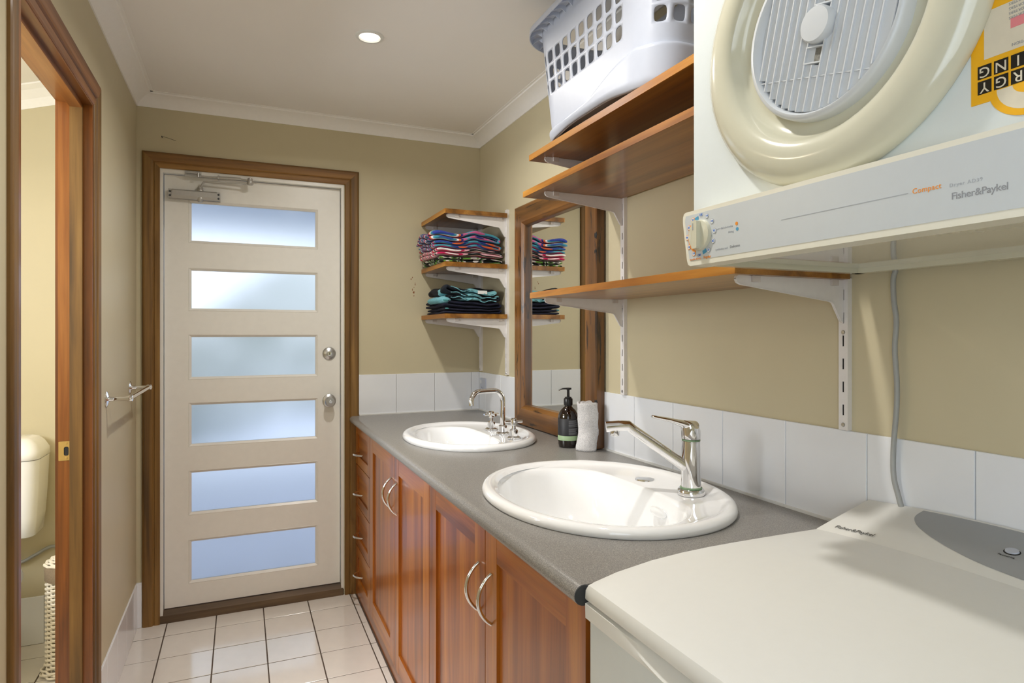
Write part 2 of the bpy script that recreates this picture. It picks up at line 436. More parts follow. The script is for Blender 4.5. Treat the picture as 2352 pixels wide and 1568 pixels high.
def spans(lo, hi, joints):
    js = [lo]+[j for j in sorted(joints) if lo+.004 < j < hi-.004]+[hi]
    return [(a+(G if a != lo else 0), b-(G if b != hi else 0)) for a, b in zip(js, js[1:])]
xj = [.1025+k*.2095 for k in range(-9, 6)]; yj = [2.9805+k*.2160 for k in range(-22, 3)]
for x0, x1 in spans(XL, .548, xj):
    for y0, y1 in spans(RY, D, yj): put_tile(floor, (x0, y0, -.0082), x1-x0, y1-y0, M['floortile'], 'f')
for x0, x1 in spans(-1.65, WX, xj):
    for y0, y1 in spans(1.0, D, yj): put_tile(floor, (x0, y0, -.0082), x1-x0, y1-y0, M['floortile'], 'f')
for y0, y1 in spans(OY0, OY1, yj): put_tile(floor, (WX, y0, -.0082), XL-WX, y1-y0, M['floortile'], 'f')
G = .0009
TZ0, TZ1 = BZ+.004, 1.139
for x0, x1 in spans(.566, XR-.006, [.7668, .9798, 1.1933]): put_tile(wall_back, (x0, D, TZ0), x1-x0, TZ1-TZ0, M['tile'], 'b', .006)
for y0, y1 in spans(-.9, D-.0065, [3.2349, 3.017, 2.80, 2.582, 2.364, 2.245, 2.0275, 1.8094, 1.5996, 1.3799, 1.1582, .9381, .7206, .503, .285, .067, -.15, -.37, -.59]):
    put_tile(wall_right, (XR, y0, TZ0), y1-y0, TZ1-TZ0, M['tile'], 'r', .006)
for y0, y1 in spans(2.478, D-.0065, [2.62, 2.828, 3.036, 3.244]): put_tile(wall_left, (XL, y0, .001), y1-y0, .205, M['tile'], 'l', .006)
put_tile(wall_back, (XL+.001, D, .001), .022, .205, M['tile'], 'b', .012)
for x0, x1 in spans(-1.65, WX, [-1.42, -1.21, -1.0, -.79, -.58]): put_tile(wall_back, (x0, D, .001), x1-x0, .207, M['tile'], 'b', .006)
mk('silicone_bead', boxes((XR-.012, XR-.005, .935, 3.33, BZ, BZ+.006)), M['silicone'], wall_right)
mk('silicone_bead', boxes((.57, XR-.01, D-.012, D-.005, BZ, BZ+.006)), M['silicone'], wall_back)

# ---- architraves (mitred boards) and jambs
aprof = [(0, 0), (0, .009), (.003, .012), (.020, .012), (.0225, .009), (.025, .009), (.028, .014), (.032, .016), (.060, .017), (.0665, .0145), (.070, .010), (.070, 0)]
def architrave(root, f, a0, a1, top, wd, mz, mh, z0=0, near=None):
    pr = [(d*wd/.070, h) for d, h in aprof]
    pn = pr if near is None else [(d*near/.070, h*.68) for d, h in aprof]
    def sweep(P):   # P: list of end pairs
        bm = bmesh.new(); A = [bm.verts.new(p) for p, q in P]; B = [bm.verts.new(q) for p, q in P]
        n = len(A); bm.faces.new(A); bm.faces.new(B)
        for k in range(n): bm.faces.new((A[k], A[(k+1) % n], B[(k+1) % n], B[k]))
        return bm
    mk('board', sweep([(f(a0-d, z0, h), f(a0-d, top+d, h)) for d, h in pn]), mz, root)
    mk('board', sweep([(f(a1+d, z0, h), f(a1+d, top+d, h)) for d, h in pr]), mz, root)
    mk('board', sweep([(f(a0-e, top+d, h), f(a1+d, top+d, h)) for (d, h), (e, g) in zip(pr, pn)]), mh, root)
tr = empty('trim_2', (.07, D, 0), kind='structure')
architrave(tr, lambda a, z, h: (a, D-h, z), -.346, .496, 2.128, .072, M['trimbrown'], M['trimbrown_x'])
bm = prism([(D-.008, 0), (D+.12, 0), (D+.12, .052), (D+.02, .052), (D-.004, .034)], lambda a, b, h: (h, a, b), -.346, .488)
mk('threshold', bm, M['sill'], tr)
tr = empty('trim_3', (XL, 2, 0), kind='structure')
architrave(tr, lambda a, z, h: (XL+h, a, z), 1.645, 2.378, 2.088, .088, M['trimbrown'], M['trimbrown_y'], near=.050)
jt = .018
def jamb(y0, y1, mat):
    return boxes((WX-.002, XL+.010, y0, y1, 0, OT))
mk('jamb', boxes((WX-.004, XL+.008, OY1-.008, OY1+.012, 0, OT+.01)), M['redjamb'], tr, bevel=.001)
mk('jamb', boxes((WX-.004, XL+.008, OY0-.012, OY0+.008, 0, OT+.01)), M['redjamb'], tr, bevel=.001)
mk('jamb_head', boxes((WX-.004, XL+.008, OY0+.008, OY1-.008, OT-.008, OT+.012)), M['redjamb_y'], tr, bevel=.001)
mk('door_stop', boxes((-.492, -.459, OY1-.022, OY1-.008, 0, OT-.008)), M['trimbrown'], tr, bevel=.0015)
mk('door_stop', boxes((-.492, -.459, OY0+.008, OY0+.022, 0, OT-.008)), M['trimbrown'], tr, bevel=.0015)
mk('door_stop', boxes((-.492, -.459, OY0+.022, OY1-.022, OT-.024, OT-.008)), M['redjamb_y'], tr, bevel=.0015)
mk('hinge_side_trim', boxes((WX-.012, WX-.0041, OY1-.004, OY1+.06, 0, OT+.06), (WX-.012, WX-.0041, OY0-.06, OY0+.004, 0, OT+.06), (WX-.012, WX-.0041, OY0, OY1, OT-.004, OT+.06)), M['redjamb'], tr)
# brass strike plate on the far jamb
ypl = OY1-.008
bm = bmesh.new()
hole = rrect(-.5095, -.4965, .972, 1.000, .005, 4); outer = rrect(-.5235, -.4925, .957, 1.017, .002, 4)
R = [[(a, ypl-.0012, b) for a, b in outer], [(a, ypl-.0012, b) for a, b in hole], [(a, ypl+.004, b) for a, b in hole]]
loft([[(a, ypl+.0005, b) for a, b in outer]]+R, bm)
sp = mk('strike_plate', bm, M['brass'], tr)
mk('latch_hole', boxes((-.5095, -.4965, ypl-.0004, ypl+.002, .972, 1.0)), M['dark'], sp)
for z in (.964, 1.010): mk('screw', lathe([(0, -.0022), (.003, -.002), (.0035, 0)], (-.503, ypl-.0008, z), 'y', 10), M['brass'], sp)

# ---- back door: white leaf with six frosted panes
YD = D+.028
fr = mk('trim_4', boxes((-.352, -.334, D-.002, D+.1, .03, 2.132), (.479, .492, D-.002, D+.1, .03, 2.132), (-.334, .479, D-.002, D+.1, 2.110, 2.132)), M['doorwhite'], kind='structure', bevel=.001)
wins = [(1.802, 1.982), (1.4765, 1.658), (1.147, 1.338), (.8255, 1.012), (.4985, .687), (.171, .357)]
WX0, WX1 = -.217, .3535
rails = []; zlo = .056
for z0, z1 in reversed(wins): rails.append((zlo, z0-.013)); zlo = z1+.013
rails.append((zlo, 2.107))
lx0, lx1 = -.331, .476
bm = bmesh.new()
box(bm, lx0, WX0-.013, YD, YD+.04, .056, 2.107); box(bm, WX1+.013, lx1, YD, YD+.04, .056, 2.107)
for a, b in rails: box(bm, WX0-.013, WX1+.013, YD, YD+.04, a, b)
door = mk('door_1', bm, M['doorwhite'], kind='structure', org=(.07, YD, 0))
for z0, z1 in wins:
    # glazing bead: sloping frame around the pane
    def rect(i, y): return [(WX0-.013+i, y, z0-.013+i), (WX1+.013-i, y, z0-.013+i), (WX1+.013-i, y, z1+.013-i), (WX0-.013+i, y, z1+.013-i)]
    mk('glazing_bead', loft([rect(0, YD+.02), rect(0, YD+.001), rect(.002, YD-.0005), rect(.013, YD+.008), rect(.013, YD+.02)]), M['doorwhite'], door)
    mk('pane', boxes((WX0-.004, WX1+.004, YD+.010, YD+.016, z0-.004, z1+.004)), M['frost'], door)
# deadbolt and round knob
bm = lathe([(0, -.012), (.020, -.012), (.024, -.009), (.029, -.008), (.033, -.004), (.034, 0)], (.4215, YD, 1.2518), 'y', 32)
db = mk('deadbolt', bm, M['brushed'], door, True)
mk('keyway', lathe([(0, -.0165), (.011, -.016), (.012, -.012)], (.4215, YD, 1.2518), 'y', 20), M['chrome'], db, True)
mk('key_slot', boxes((.4205, .4225, YD-.0172, YD-.016, 1.246, 1.257)), M['dark'], db)
bm = lathe([(.034, 0), (.033, -.004), (.026, -.008), (.014, -.010), (.013, -.022), (.022, -.032), (.027, -.044), (.0265, -.054), (.022, -.060), (0, -.061)], (.4215, YD, 1.007), 'y', 32)
kn = mk('door_knob', bm, M['brushed'], door, True)
mk('turn_button', lathe([(0, -.066), (.008, -.066), (.009, -.060)], (.4215, YD, 1.007), 'y', 16), M['chrome'], kn, True)

# ---- outside, seen only as a blur through the frosted glass
mk('ground', boxes((-7, 8, D+.13, 14, -.12, -.02)), M['paving'], kind='structure')
mk('roof_outside', boxes((-3, 4, D+.13, D+3.2, 2.32, 2.40)), M['soffit'], kind='structure')
bm = bmesh.new()
for k in range(2600):
    x = random.uniform(-3.5, 2.2); h = random.uniform(.15, 1.0)**.8*(1.75+.4*math.sin(x*2.1))
    y = D+3.2+random.uniform(-.4, .5)+.3*math.sin(x*1.7)
    if x > .9: h *= .75
    s = random.uniform(.05, .11); a = Vector((random.gauss(0, 1), random.gauss(0, 1), random.gauss(0, 1))).normalized(); b = a.orthogonal().normalized(); c = Vector((x, y, h))
    bm.faces.new([bm.verts.new(c+v) for v in (a*s, b*s*.5, -a*s, -b*s*.5)])
hd = mk('garden_hedge', bm, M['leaf'], kind='stuff'); tag(hd, 'green garden hedge blurred behind the frosted door panes', 'hedge')

# ------------------------------------------------------------------ door closer
cl = thing('door_closer', (-.2, YD, 1.99), 'grey metal door closer with a folded arm at the top of the white door', 'door closer')
y = YD
bm = prism([(0, 1.994), (0, 2.036), (-.030, 2.036), (-.036, 2.030), (-.036, 2.008), (-.030, 1.994)], lambda a, b, h: (h, y+a, b), -.298, -.106)
mk('body', bm, M['closer'], cl, bevel=.001)
for x0, x1 in ((-.313, -.298), (-.106, -.091)):
    e = mk('end_cap', boxes((x0, x1, y-.030, y, 1.995, 2.036)), M['closer'], cl, bevel=.002)
    for z in (2.005, 2.024): mk('screw', lathe([(0, -.0325), (.004, -.032), (.005, -.030)], ((x0+x1)/2, y, z), 'y', 12), M['rubber'], e, True)
mk('spindle_cap', lathe([(.013, .012), (.016, .006), (.016, -.002), (.009, -.014), (0, -.016)], (-.178, y-.020, 1.998), 'z', 20), M['closer'], cl, True)
mk('spindle', lathe([(.014, 0), (.014, .006), (.010, .010), (.012, .014), (.009, .024), (0, .025)], (-.178, y-.020, 2.036), 'z', 18), M['closer'], cl, True)
bm = tube(smooth_path([(-.178, y-.022, 2.056), (-.172, y-.03, 2.060), (-.162, y-.034, 2.078), (-.145, y-.036, 2.080), (.045, y-.062, 2.084)], 5), .0045, 8)
mk('lower_arm', bm, M['closer'], cl, True)
mk('elbow', lathe([(.012, -.014), (.015, -.010), (.015, .004), (.012, .008), (.012, .016), (.007, .020), (0, .021)], (.042, y-.062, 2.092), 'z', 18), M['closer'], cl, True)
bm = tube([(.042, y-.062, 2.100), (.01, y-.056, 2.102), (0, y-.054, 2.104)], .004, 8); tube([(0, y-.054, 2.104), (-.095, y-.040, 2.104)], .0075, 10, bm); tube([(-.095, y-.040, 2.104), (-.175, y-.030, 2.106)], .0045, 8, bm)
tube([(-.101, y-.0395, 2.104), (-.095, y-.040, 2.104)], .012, 12, bm)
mk('upper_arm', bm, M['closer'], cl, True)
bm = boxes((-.243, -.172, D-.006, D-.001, 2.100, 2.124), (-.240, -.176, D-.024, D-.006, 2.112, 2.116))
mk('arm_bracket', bm, M['closer'], cl, bevel=.001)
mk('bracket_pivot', lathe([(.006, -.016), (.006, .004)], (-.185, D-.020, 2.112), 'z', 12), M['closer'], cl)

# ------------------------------------------------------------------ towel rail on left wall
tr_ = thing('towel_rail', (XL, 2.9, 1.12), 'short chrome towel rail on the wall between the two doors', 'towel rail')
for yy in (2.632, 3.15):
    bm = lathe([(.028, 0), (.028, .003), (.022, .006), (.010, .009), (.008, .014), (.008, .062), (.011, .066), (.013, .074), (.011, .082), (0, .086)], (XL, yy, 1.121), 'x', 24)
    mk('post', bm, M['chrome'], tr_, True)
mk('bar', tube([(XL+.074, 2.632, 1.121), (XL+.074, 3.15, 1.121)], .0085, 14), M['chrome'], tr_, True)

for k in range(9):
    bm = bmesh.new(); bmesh.ops.create_icosphere(bm, subdivisions=1, radius=1)
    bmesh.ops.scale(bm, vec=(random.uniform(.001, .004), .0006, random.uniform(.003, .009)), verts=bm.verts)
    bmesh.ops.translate(bm, verts=bm.verts, vec=(.862+random.gauss(0, .006), D, 1.655-.012*k+random.gauss(0, .004)))
    mk('stain', bm, M['stain'], wall_back)
# nail left in the wall above the door
nl = thing('wall_nail', (-.335, D-.01, 2.27), 'small bent nail with a wisp of thread, high on the wall above the door', 'nail')
mk('shank', tube([(-.337, D, 2.272), (-.337, D-.018, 2.273)], .0022, 6), M['rubber'], nl)
mk('thread', tube(smooth_path([(-.337, D-.017, 2.273), (-.31, D-.006, 2.270), (-.28, D-.003, 2.262)], 4), .0008, 5), M['rubber'], nl)

# ------------------------------------------------------------------ downlights
for i, (x, y) in enumerate(DL):
    if i > 0: continue
dl = thing('downlight', (DL[0][0], DL[0][1], CZ), 'glowing round recessed downlight in the ceiling', 'light')
mk('bezel', lathe([(.052, 0), (.051, -.004), (.040, -.006), (.036, -.002), (.034, -.0005)], (DL[0][0], DL[0][1], CZ), 'z', 36, cap=False), M['white'], dl, True)
mk('lamp_face', lathe([(0, -.0022), (.033, -.0022), (.035, -.0005)], (DL[0][0], DL[0][1], CZ), 'z', 28), M['bulb'], dl)

# ------------------------------------------------------------------ cabinets
XC = .550
cab = thing('base_cabinet', (.9, 2.2, 0), 'long honey-coloured timber vanity cabinet with four doors and four drawers', 'cabinet')
mk('side_panel', boxes((XC+.020, XR-.01, .945, .963, .0, .885)), M['cab'], cab)
mk('side_panel', boxes((XC+.020, XR-.01, 3.317, 3.335, .0, .885)), M['cab'], cab)
mk('partition', boxes((XC+.020, XR-.026, 1.926, 1.942, .058, .885)), M['cab'], cab)
mk('partition', boxes((XC+.020, XR-.026, 2.928, 2.944, .058, .885)), M['cab'], cab)
mk('back_panel', boxes((XR-.022, XR-.012, .963, 3.317, .058, .885)), M['cab'], cab)
mk('bottom_panel', boxes((XC+.020, XR-.022, .963, 3.317, .058, .074)), M['cab_y'], cab)
mk('plinth', boxes((XC+.004, XC+.020, .945, 3.322, 0, .058)), M['cab_y'], cab)
mk('filler_strip', boxes((XC+.002, XC+.02, 3.323, 3.336, 0.0, .888)), M['cab'], cab)
def panel_front(name, y0, y1, z0, z1, parent, st=.07, rl=None, matz=M['cab'], drawer=False):
    """framed shaker front facing -x: frame rails and stiles, panel recessed"""
    rl = rl or st
    root = empty(name, (XC, (y0+y1)/2, z0), parent)
    t = .019
    mk('stile', boxes((XC, XC+t, y0, y0+st, z0, z1)), matz, root, bevel=.0015)
    mk('stile', boxes((XC, XC+t, y1-st, y1, z0, z1)), matz, root, bevel=.0015)
    mk('rail', boxes((XC+.0004, XC+t, y0+st, y1-st, z0, z0+rl)), M['cab_y'], root, bevel=.0012)
    mk('rail', boxes((XC+.0004, XC+t, y0+st, y1-st, z1-rl, z1)), M['cab_y'], root, bevel=.0012)
    mk('panel', boxes((XC+.008, XC+t-.002, y0+st-.003, y1-st+.003, z0+rl-.003, z1-rl+.003)), matz if not drawer else M['cab_y'], root)
    return root
def bow_handle(parent, pts_axis, c, half, mat=M['chrome']):
    x, y, z = c; P = []
    for k in range(17):
        t = -1+2*k/16; d = -.034*(1-t*t)**.85 - .0015
        P.append((x+d, y, z+half*t) if pts_axis == 'z' else (x+d, y+half*t, z))
    rr = [.0042+.0012*(1-abs(-1+2*k/16)) for k in range(17)]
    mk('handle', tube(P, rr, 10), mat, parent, True)
doors_ = [(2.433, 2.936, 2.478), (1.936, 2.429, 2.379), (1.4385, 1.932, 1.476), (.949, 1.4345, 1.391)]
for y0, y1, hy in doors_:
    r = panel_front('door', y0, y1, .060, .887, cab, .072)
    bow_handle(r, 'z', (XC, hy, .722), .060)
for z0, z1, hz in ((.684, .887, .755), (.4735, .680, .560), (.267, .4695, .349), (.060, .263, .155)):
    r = panel_front('drawer', 2.940, 3.320, z0, z1, cab, .050, .046, M['cab'], True)
    bow_handle(r, 'y', (XC, 3.165, hz), .048)

# ------------------------------------------------------------------ sinks geometry (outlines needed for the bench cut-outs)
def sup(cx, cy, a, b, n=2.1, N=96):
    out = []
    for k in range(N):
        t = 2*PI*k/N; c, s = math.cos(t), math.sin(t)
        out.append((cx+a*math.copysign(abs(c)**(2/n), c), cy+b*math.copysign(abs(s)**(2/n), s)))
    return out
S1 = dict(cx=.862, cy=2.447, a=.262, b=.333); S2 = dict(cx=.876, cy=1.430, a=.303, b=.371)
# ------------------------------------------------------------------ worktop
bx0 = .520; yb0, yb1 = .936, D-.001
bt = thing('worktop', (.9, 2.1, .89), 'speckled grey laminate worktop with a rounded front edge', 'worktop')
bm = bmesh.new()
def flat(z):
    polys = [[(bx0+.02, yb0), (XR-.006, yb0), (XR-.006, yb1), (bx0+.02, yb1)]]
    for s in (S1, S2): polys.append(sup(s['cx'], s['cy'], s['a']-.03, s['b']-.03, 2.1, 48))
    V = [[Vector((x, y, z)) for x, y in p] for p in polys]
    flatl = [v for p in V for v in p]; bv = [bm.verts.new(v) for v in flatl]
    for t in tessellate_polygon(V):
        try: bm.faces.new([bv[i] for i in t])
        except ValueError: pass
    return bv
A = flat(BZ); B = flat(BZ-.036)
i = 0
for ln in (4, 48, 48):
    for k in range(ln):
        if ln == 4 and k == 3: continue
        a, b = i+k, i+(k+1) % ln
        try: bm.faces.new((A[a], A[b], B[b], B[a]))
        except ValueError: pass
    i += ln
mk('top_panel', bm, M['bench'], bt)
nose = [(bx0+.02, BZ)]+[(bx0+.018-.018*math.sin(t), BZ-.018+.018*math.cos(t)) for t in [PI*k/12 for k in range(13)]]+[(bx0+.02, BZ-.036)]
mk('nosing', prism(nose, lambda a, b, h: (a, h, b), yb0, yb1), M['bench'], bt, True)
mk('end_cap', prism([(bx0+.018-.0175*math.sin(t), BZ-.018+.0175*math.cos(t)) for t in [2*PI*k/24 for k in range(24)]], lambda a, b, h: (a, h, b), yb0-.002, yb0+.001), M['rubber'], bt)
mk('stopper_bead', tube([(.572, D-.008, BZ+.002), (.572, D-.004, BZ+.004)], .002, 6), M['silicone'], bt)

def sink(S, label, bowl, depth, kind):
    cx, cy, a, b = S['cx'], S['cy'], S['a'], S['b']; z = BZ
    root = thing('sink_basin', (cx, cy, z), label, 'sink')
    r3 = lambda pts, zz: [(x, y, zz) for x, y in pts]
    bcx, bcy, ba, bb, bn, clipx = bowl
    def bw(f, zz, dx=0, p=None):
        pts = sup(bcx+dx, bcy, ba*f, bb*f, p or bn)
        out = []
        for x, y in pts:
            lim = clipx-(1-f)*.08
            if x > lim-.03: x = lim-.03+.03*math.tanh((x-lim+.03)/.05)
            out.append((x, y, zz))
        return out
    R = [r3(sup(cx, cy, a-.004, b-.004), z+.0005), r3(sup(cx, cy, a, b), z+.006), r3(sup(cx, cy, a-.001, b-.001), z+.014), r3(sup(cx, cy, a-.006, b-.006), z+.021),
         r3(sup(cx, cy, a-.015, b-.015), z+.0245), r3(sup(cx, cy, a-.025, b-.025), z+.0235), r3(sup(cx, cy, a-.034, b-.034), z+.018), r3(sup(cx, cy, a-.042, b-.042), z+.013),
         bw(1.03, z+.011), bw(1.0, z+.010), bw(.975, z+.004), bw(.95, z-.010), bw(.90, z-.045), bw(.82, z-.085), bw(.70, z-depth+.022), bw(.50, z-depth+.006), bw(.28, z-depth), bw(.10, z-depth-.002)]
    mk('bowl', loft(R, cap1=True), M['ceramic'], root, True, autos=80)
    mk('drain', lathe([(0, .001), (.016, .001), (.018, .003), (.028, .003), (.031, 0)], (bcx, bcy, z-depth-.001), 'z', 24), M['chrome'], root, True)
    return root
s1 = sink(S1, 'oval white ceramic basin near the back wall, with cross-handle taps', (.812, 2.447, .155, .268, 2.2, .945), .13, 1)
s2 = sink(S2, 'large oval white ceramic trough basin beside the washing machine, with a mixer tap', (.826, 1.435, .212, .312, 2.3, 1.015), .17, 2)
cap = mk('hole_cover', lathe([(0, .0035), (.020, .003), (.027, .0015), (.028, -.001)], (1.062, 1.497, BZ+.0125), 'z', 28), M['chrome'], s2, True)
# overflow moulding
bm = bmesh.new(); bmesh.ops.create_uvsphere(bm, u_segments=20, v_segments=12, radius=1); bmesh.ops.scale(bm, vec=(.020, .028, .012), verts=bm.verts); bmesh.ops.rotate(bm, verts=bm.verts, cent=(0, 0, 0), matrix=Matrix.Rotation(.7, 3, 'Y')); bmesh.ops.translate(bm, verts=bm.verts, vec=(.985, 1.33, BZ-.030))
mk('overflow_hood', bm, M['ceramic'], s2, True)

# ------------------------------------------------------------------ taps
zt = BZ+.013
tp = thing('tap_set', (1.0, 2.405, zt), 'chrome gooseneck tap with two cross handles on the far basin', 'tap')
X0, Y0 = .998, 2.405
mk('spout_base', lathe([(.028, 0), (.028, .004), (.024, .008), (.018, .010), (.018, .034), (.014, .038), (0, .040)], (X0, Y0, zt), 'z', 28), M['chrome'], tp, True)
P = [(X0, Y0, zt+.03), (X0, Y0, 1.07)]
for k in range(1, 9): t = PI/2*k/8; P.append((X0-.042+.042*math.cos(t), Y0-.004*k/8, 1.078+.042*math.sin(t)))
for k in range(9): t = PI/2*k/8; P.append((X0-.108-.042*math.sin(t), Y0-.02-.012*k/8, 1.078+.042*math.cos(t)))
P += [(X0-.150, Y0-.033, 1.066)]
mk('spout', tube(P, .0105, 16), M['chrome'], tp, True)
for yy, ang in ((2.527, .2), (2.283, -.1)):
    hx = .995
    hb = mk('valve', lathe([(.027, 0), (.027, .005), (.022, .009), (.017, .011), (.017, .034), (.008, .040), (.007, .052), (.013, .056), (.013, .078), (.009, .081), (0, .0815)], (hx, yy, zt), 'z', 28), M['chrome'], tp, True)
    for a in (ang, ang+PI/2):
        d = Vector((math.cos(a), math.sin(a), 0)); c = Vector((hx, yy, zt+.067))
        mk('cross_bar', tube([c-d*.036, c+d*.036], .0055, 12), M['chrome'], hb, True)

mx = thing('mixer_tap', (1.071, 1.307, zt), 'chrome single-lever mixer tap with long angled spout on the near basin', 'tap')
X0, Y0 = 1.071, 1.307
mk('base_ring', lathe([(.034, 0), (.035, .003), (.0345, .012), (.031, .016), (.026, .0165)], (X0, Y0, zt), 'z', 32), M['chrome'], mx, True)
mk('seal_ring', lathe([(.0265, .0155), (.0278, .0165), (.0278, .0195), (.026, .021)], (X0, Y0, zt), 'z', 28), M['greenseal'], mx, True)
mk('body', lathe([(.0255, .018), (.0245, .060), (.0235, .136), (.0235, .139), (0, .139)], (X0, Y0, zt), 'z', 32), M['chrome'], mx, True)
mk('seal_ring', lathe([(.0235, .1395), (.0232, .1415), (.0235, .1435)], (X0, Y0, zt), 'z', 28), M['greenseal'], mx, True)
# head: tilted top with lever
bm = bmesh.new(); R = []
for zz, r, tx in ((.1445, .0240, 0), (.152, .0250, 0), (.170, .0250, -.001), (.180, .0235, -.003), (.186, .017, -.006)):
    R.append([(X0+tx+r*math.cos(2*PI*k/28), Y0+r*math.sin(2*PI*k/28), zt+zz - (.30*(tx+r*math.cos(2*PI*k/28)) if zz > .16 else 0)) for k in range(28)])
loft(R, bm, cap1=True); mk('head', bm, M['chrome'], mx, True, autos=70)
bm = bmesh.new(); R = []
dl_ = Vector((-.985, .17, 0)); nn = Vector((.17, .985, 0))
for s, wd, th, zz in ((-.012, .020, .010, .180), (.020, .021, .011, .1815), (.040, .017, .008, .188), (.065, .0135, .0055, .1955), (.095, .011, .0045, .2015), (.108, .0085, .004, .2045), (.111, .004, .003, .205)):
    c = Vector((X0, Y0, zt+zz))+dl_*s
    R.append([tuple(c+nn*(wd*math.cos(2*PI*k/14))+Vector((0, 0, th*math.sin(2*PI*k/14)))) for k in range(14)])
loft(R, bm, cap0=True, cap1=True); mk('lever', bm, M['chrome'], mx, True)
# spout
tip = Vector((.875, 1.404, 1.112)); bend = Vector((.922, 1.380, 1.117)); root_ = Vector((1.060, 1.312, 1.010))
P = [root_, root_.lerp(bend, .35), root_.lerp(bend, .7), root_.lerp(bend, .88), bend+Vector((.004, -.002, -.001)), bend.lerp(tip, .4), tip]
def flat_tube(P, r, bm, n=16, sx=1, sz=1):
    R = []
    for i, p in enumerate(P):
        t = (P[min(i+1, len(P)-1)]-P[max(i-1, 0)]).normalized(); s = t.cross(Vector((0, 0, 1))).normalized(); u = s.cross(t)
        R.append([tuple(p+s*(r[i]*sx*math.cos(2*PI*k/n))+u*(r[i]*sz*math.sin(2*PI*k/n))) for k in range(n)])
    loft(R, bm, cap0=True, cap1=True)
bm = bmesh.new(); flat_tube(P, [.0175, .0165, .0155, .015, .0155, .0165, .0165], bm, 20, 1.0, .85)
mk('spout', bm, M['chrome'], mx, True, autos=50)
mk('aerator', lathe([(.012, .006), (.0125, -.012), (.011, -.015), (0, -.015)], (tip.x+.020, tip.y-.010, tip.z-.008), 'z', 20), M['chrome'], mx, True)

# ------------------------------------------------------------------ soap pump bottle and rolled towel
bx, by = 1.141, 2.100
bo = thing('soap_bottle', (bx, by, BZ), 'dark amber pump soap bottle with black and pale green label by the mirror', 'bottle')
H_ = [(0, .001), (.030, 0), (.036, .004), (.0385, .014), (.0390, .030), (.0390, .112), (.037, .124), (.029, .139), (.020, .148), (.0145, .153), (.0135, .160), (.0135, .172), (0, .172)]
mk('glass_body', lathe(H_, (bx, by, BZ), 'z', 40), M['amber'], bo, True)
lb = mk('label', lathe([(.0390, .046), (.0394, .0462), (.0394, .1095), (.0390, .110)], (bx, by, BZ), 'z', 40, cap=False), M['blacklabel'], bo, True)
mk('green_band', lathe([(.0390, .028), (.0394, .0282), (.0394, .0455), (.0390, .046)], (bx, by, BZ), 'z', 40, cap=False), M['greenlabel'], bo, True)
# rows of tiny print on the label, curved round the bottle
for k in range(15):
    if k == 7: continue
    z = BZ+.103-k*.0037; L = random.uniform(.40, .52)
    bm = bmesh.new(); a0 = math.radians(244); prev = None
    for j in range(9):
        a = a0+(L*2*j/8)
        p = [bm.verts.new((bx+.0397*math.cos(a), by+.0397*math.sin(a), z+dz)) for dz in (-.0006, .0006)]
        if prev: bm.faces.new((prev[0], p[0], p[1], prev[1]))
        prev = p
    mk('print_line', bm, M['textgrey'], lb)
mk('collar', lathe([(.0165, .158), (.0170, .160), (.0170, .181), (.0155, .184), (.0125, .185), (.0125, .189), (.006, .190), (0, .190)], (bx, by, BZ), 'z', 28), M['black'], bo, True)
mk('pump_stem', lathe([(.0055, .188), (.0050, .213), (.0065, .216), (.0065, .222), (0, .223)], (bx, by, BZ), 'z', 16), M['black'], bo, True)
hd_ = Vector((-.85, .50, 0)).normalized()
P = [Vector((bx, by, BZ+.220))-hd_*.012, Vector((bx, by, BZ+.221)), Vector((bx, by, BZ+.220))+hd_*.022, Vector((bx, by, BZ+.214))+hd_*.036]
bm = bmesh.new(); flat_tube(P, [.006, .0055, .0045, .0035], bm, 10, 1, .65); mk('pump_nozzle', bm, M['black'], bo, True)

tx, ty = 1.178, 2.016
tw = thing('rolled_towel', (tx, ty, BZ), 'white terry face towel rolled upright behind the soap bottle', 'towel')
bm = bmesh.new(); rings = []; prof = []
turns = 2.6; N = 130; th = .0075
outer = []; inner = []
for k in range(N+1):
    u = k/N; a = u*turns*2*PI+1.2; r = .010+.0325*u
    outer.append((r+th/2, a)); inner.append((r-th/2, a))
loop = outer+inner[::-1]
Z = 22; R = []
for j in range(Z+1):
    zz = j/Z*.174; ring = []
    edge = 0
    for k, (r, a) in enumerate(loop):
        x, y = r*math.cos(a)*1.0, r*math.sin(a)*.98
        nn_ = noise.noise(Vector((x*30, y*30, zz*22)))*.004 + noise.noise(Vector((x*150, y*150, zz*150)))*.0016
        lean = .006*math.sin(zz*16)
        top = zz + (.006*noise.noise(Vector((x*60, y*60, 1))) if j == Z else 0)
        rr = 1+nn_/max(r, .01)
        ring.append((tx+x*rr+lean-.003, ty+y*rr-lean*.4, BZ+.001+top))
    R.append(ring)
loft(R, bm, cap0=False, cap1=False)
# close the ends with quads between outer and inner runs
bm.verts.ensure_lookup_table(); L = len(loop)
for base in (0, Z*L):
    for k in range(N):
        try: bm.faces.new((bm.verts[base+k], bm.verts[base+k+1], bm.verts[base+L-2-k], bm.verts[base+L-1-k]))
        except ValueError: pass
mk('towel_roll', bm, M['terry'], tw, True, autos=180)

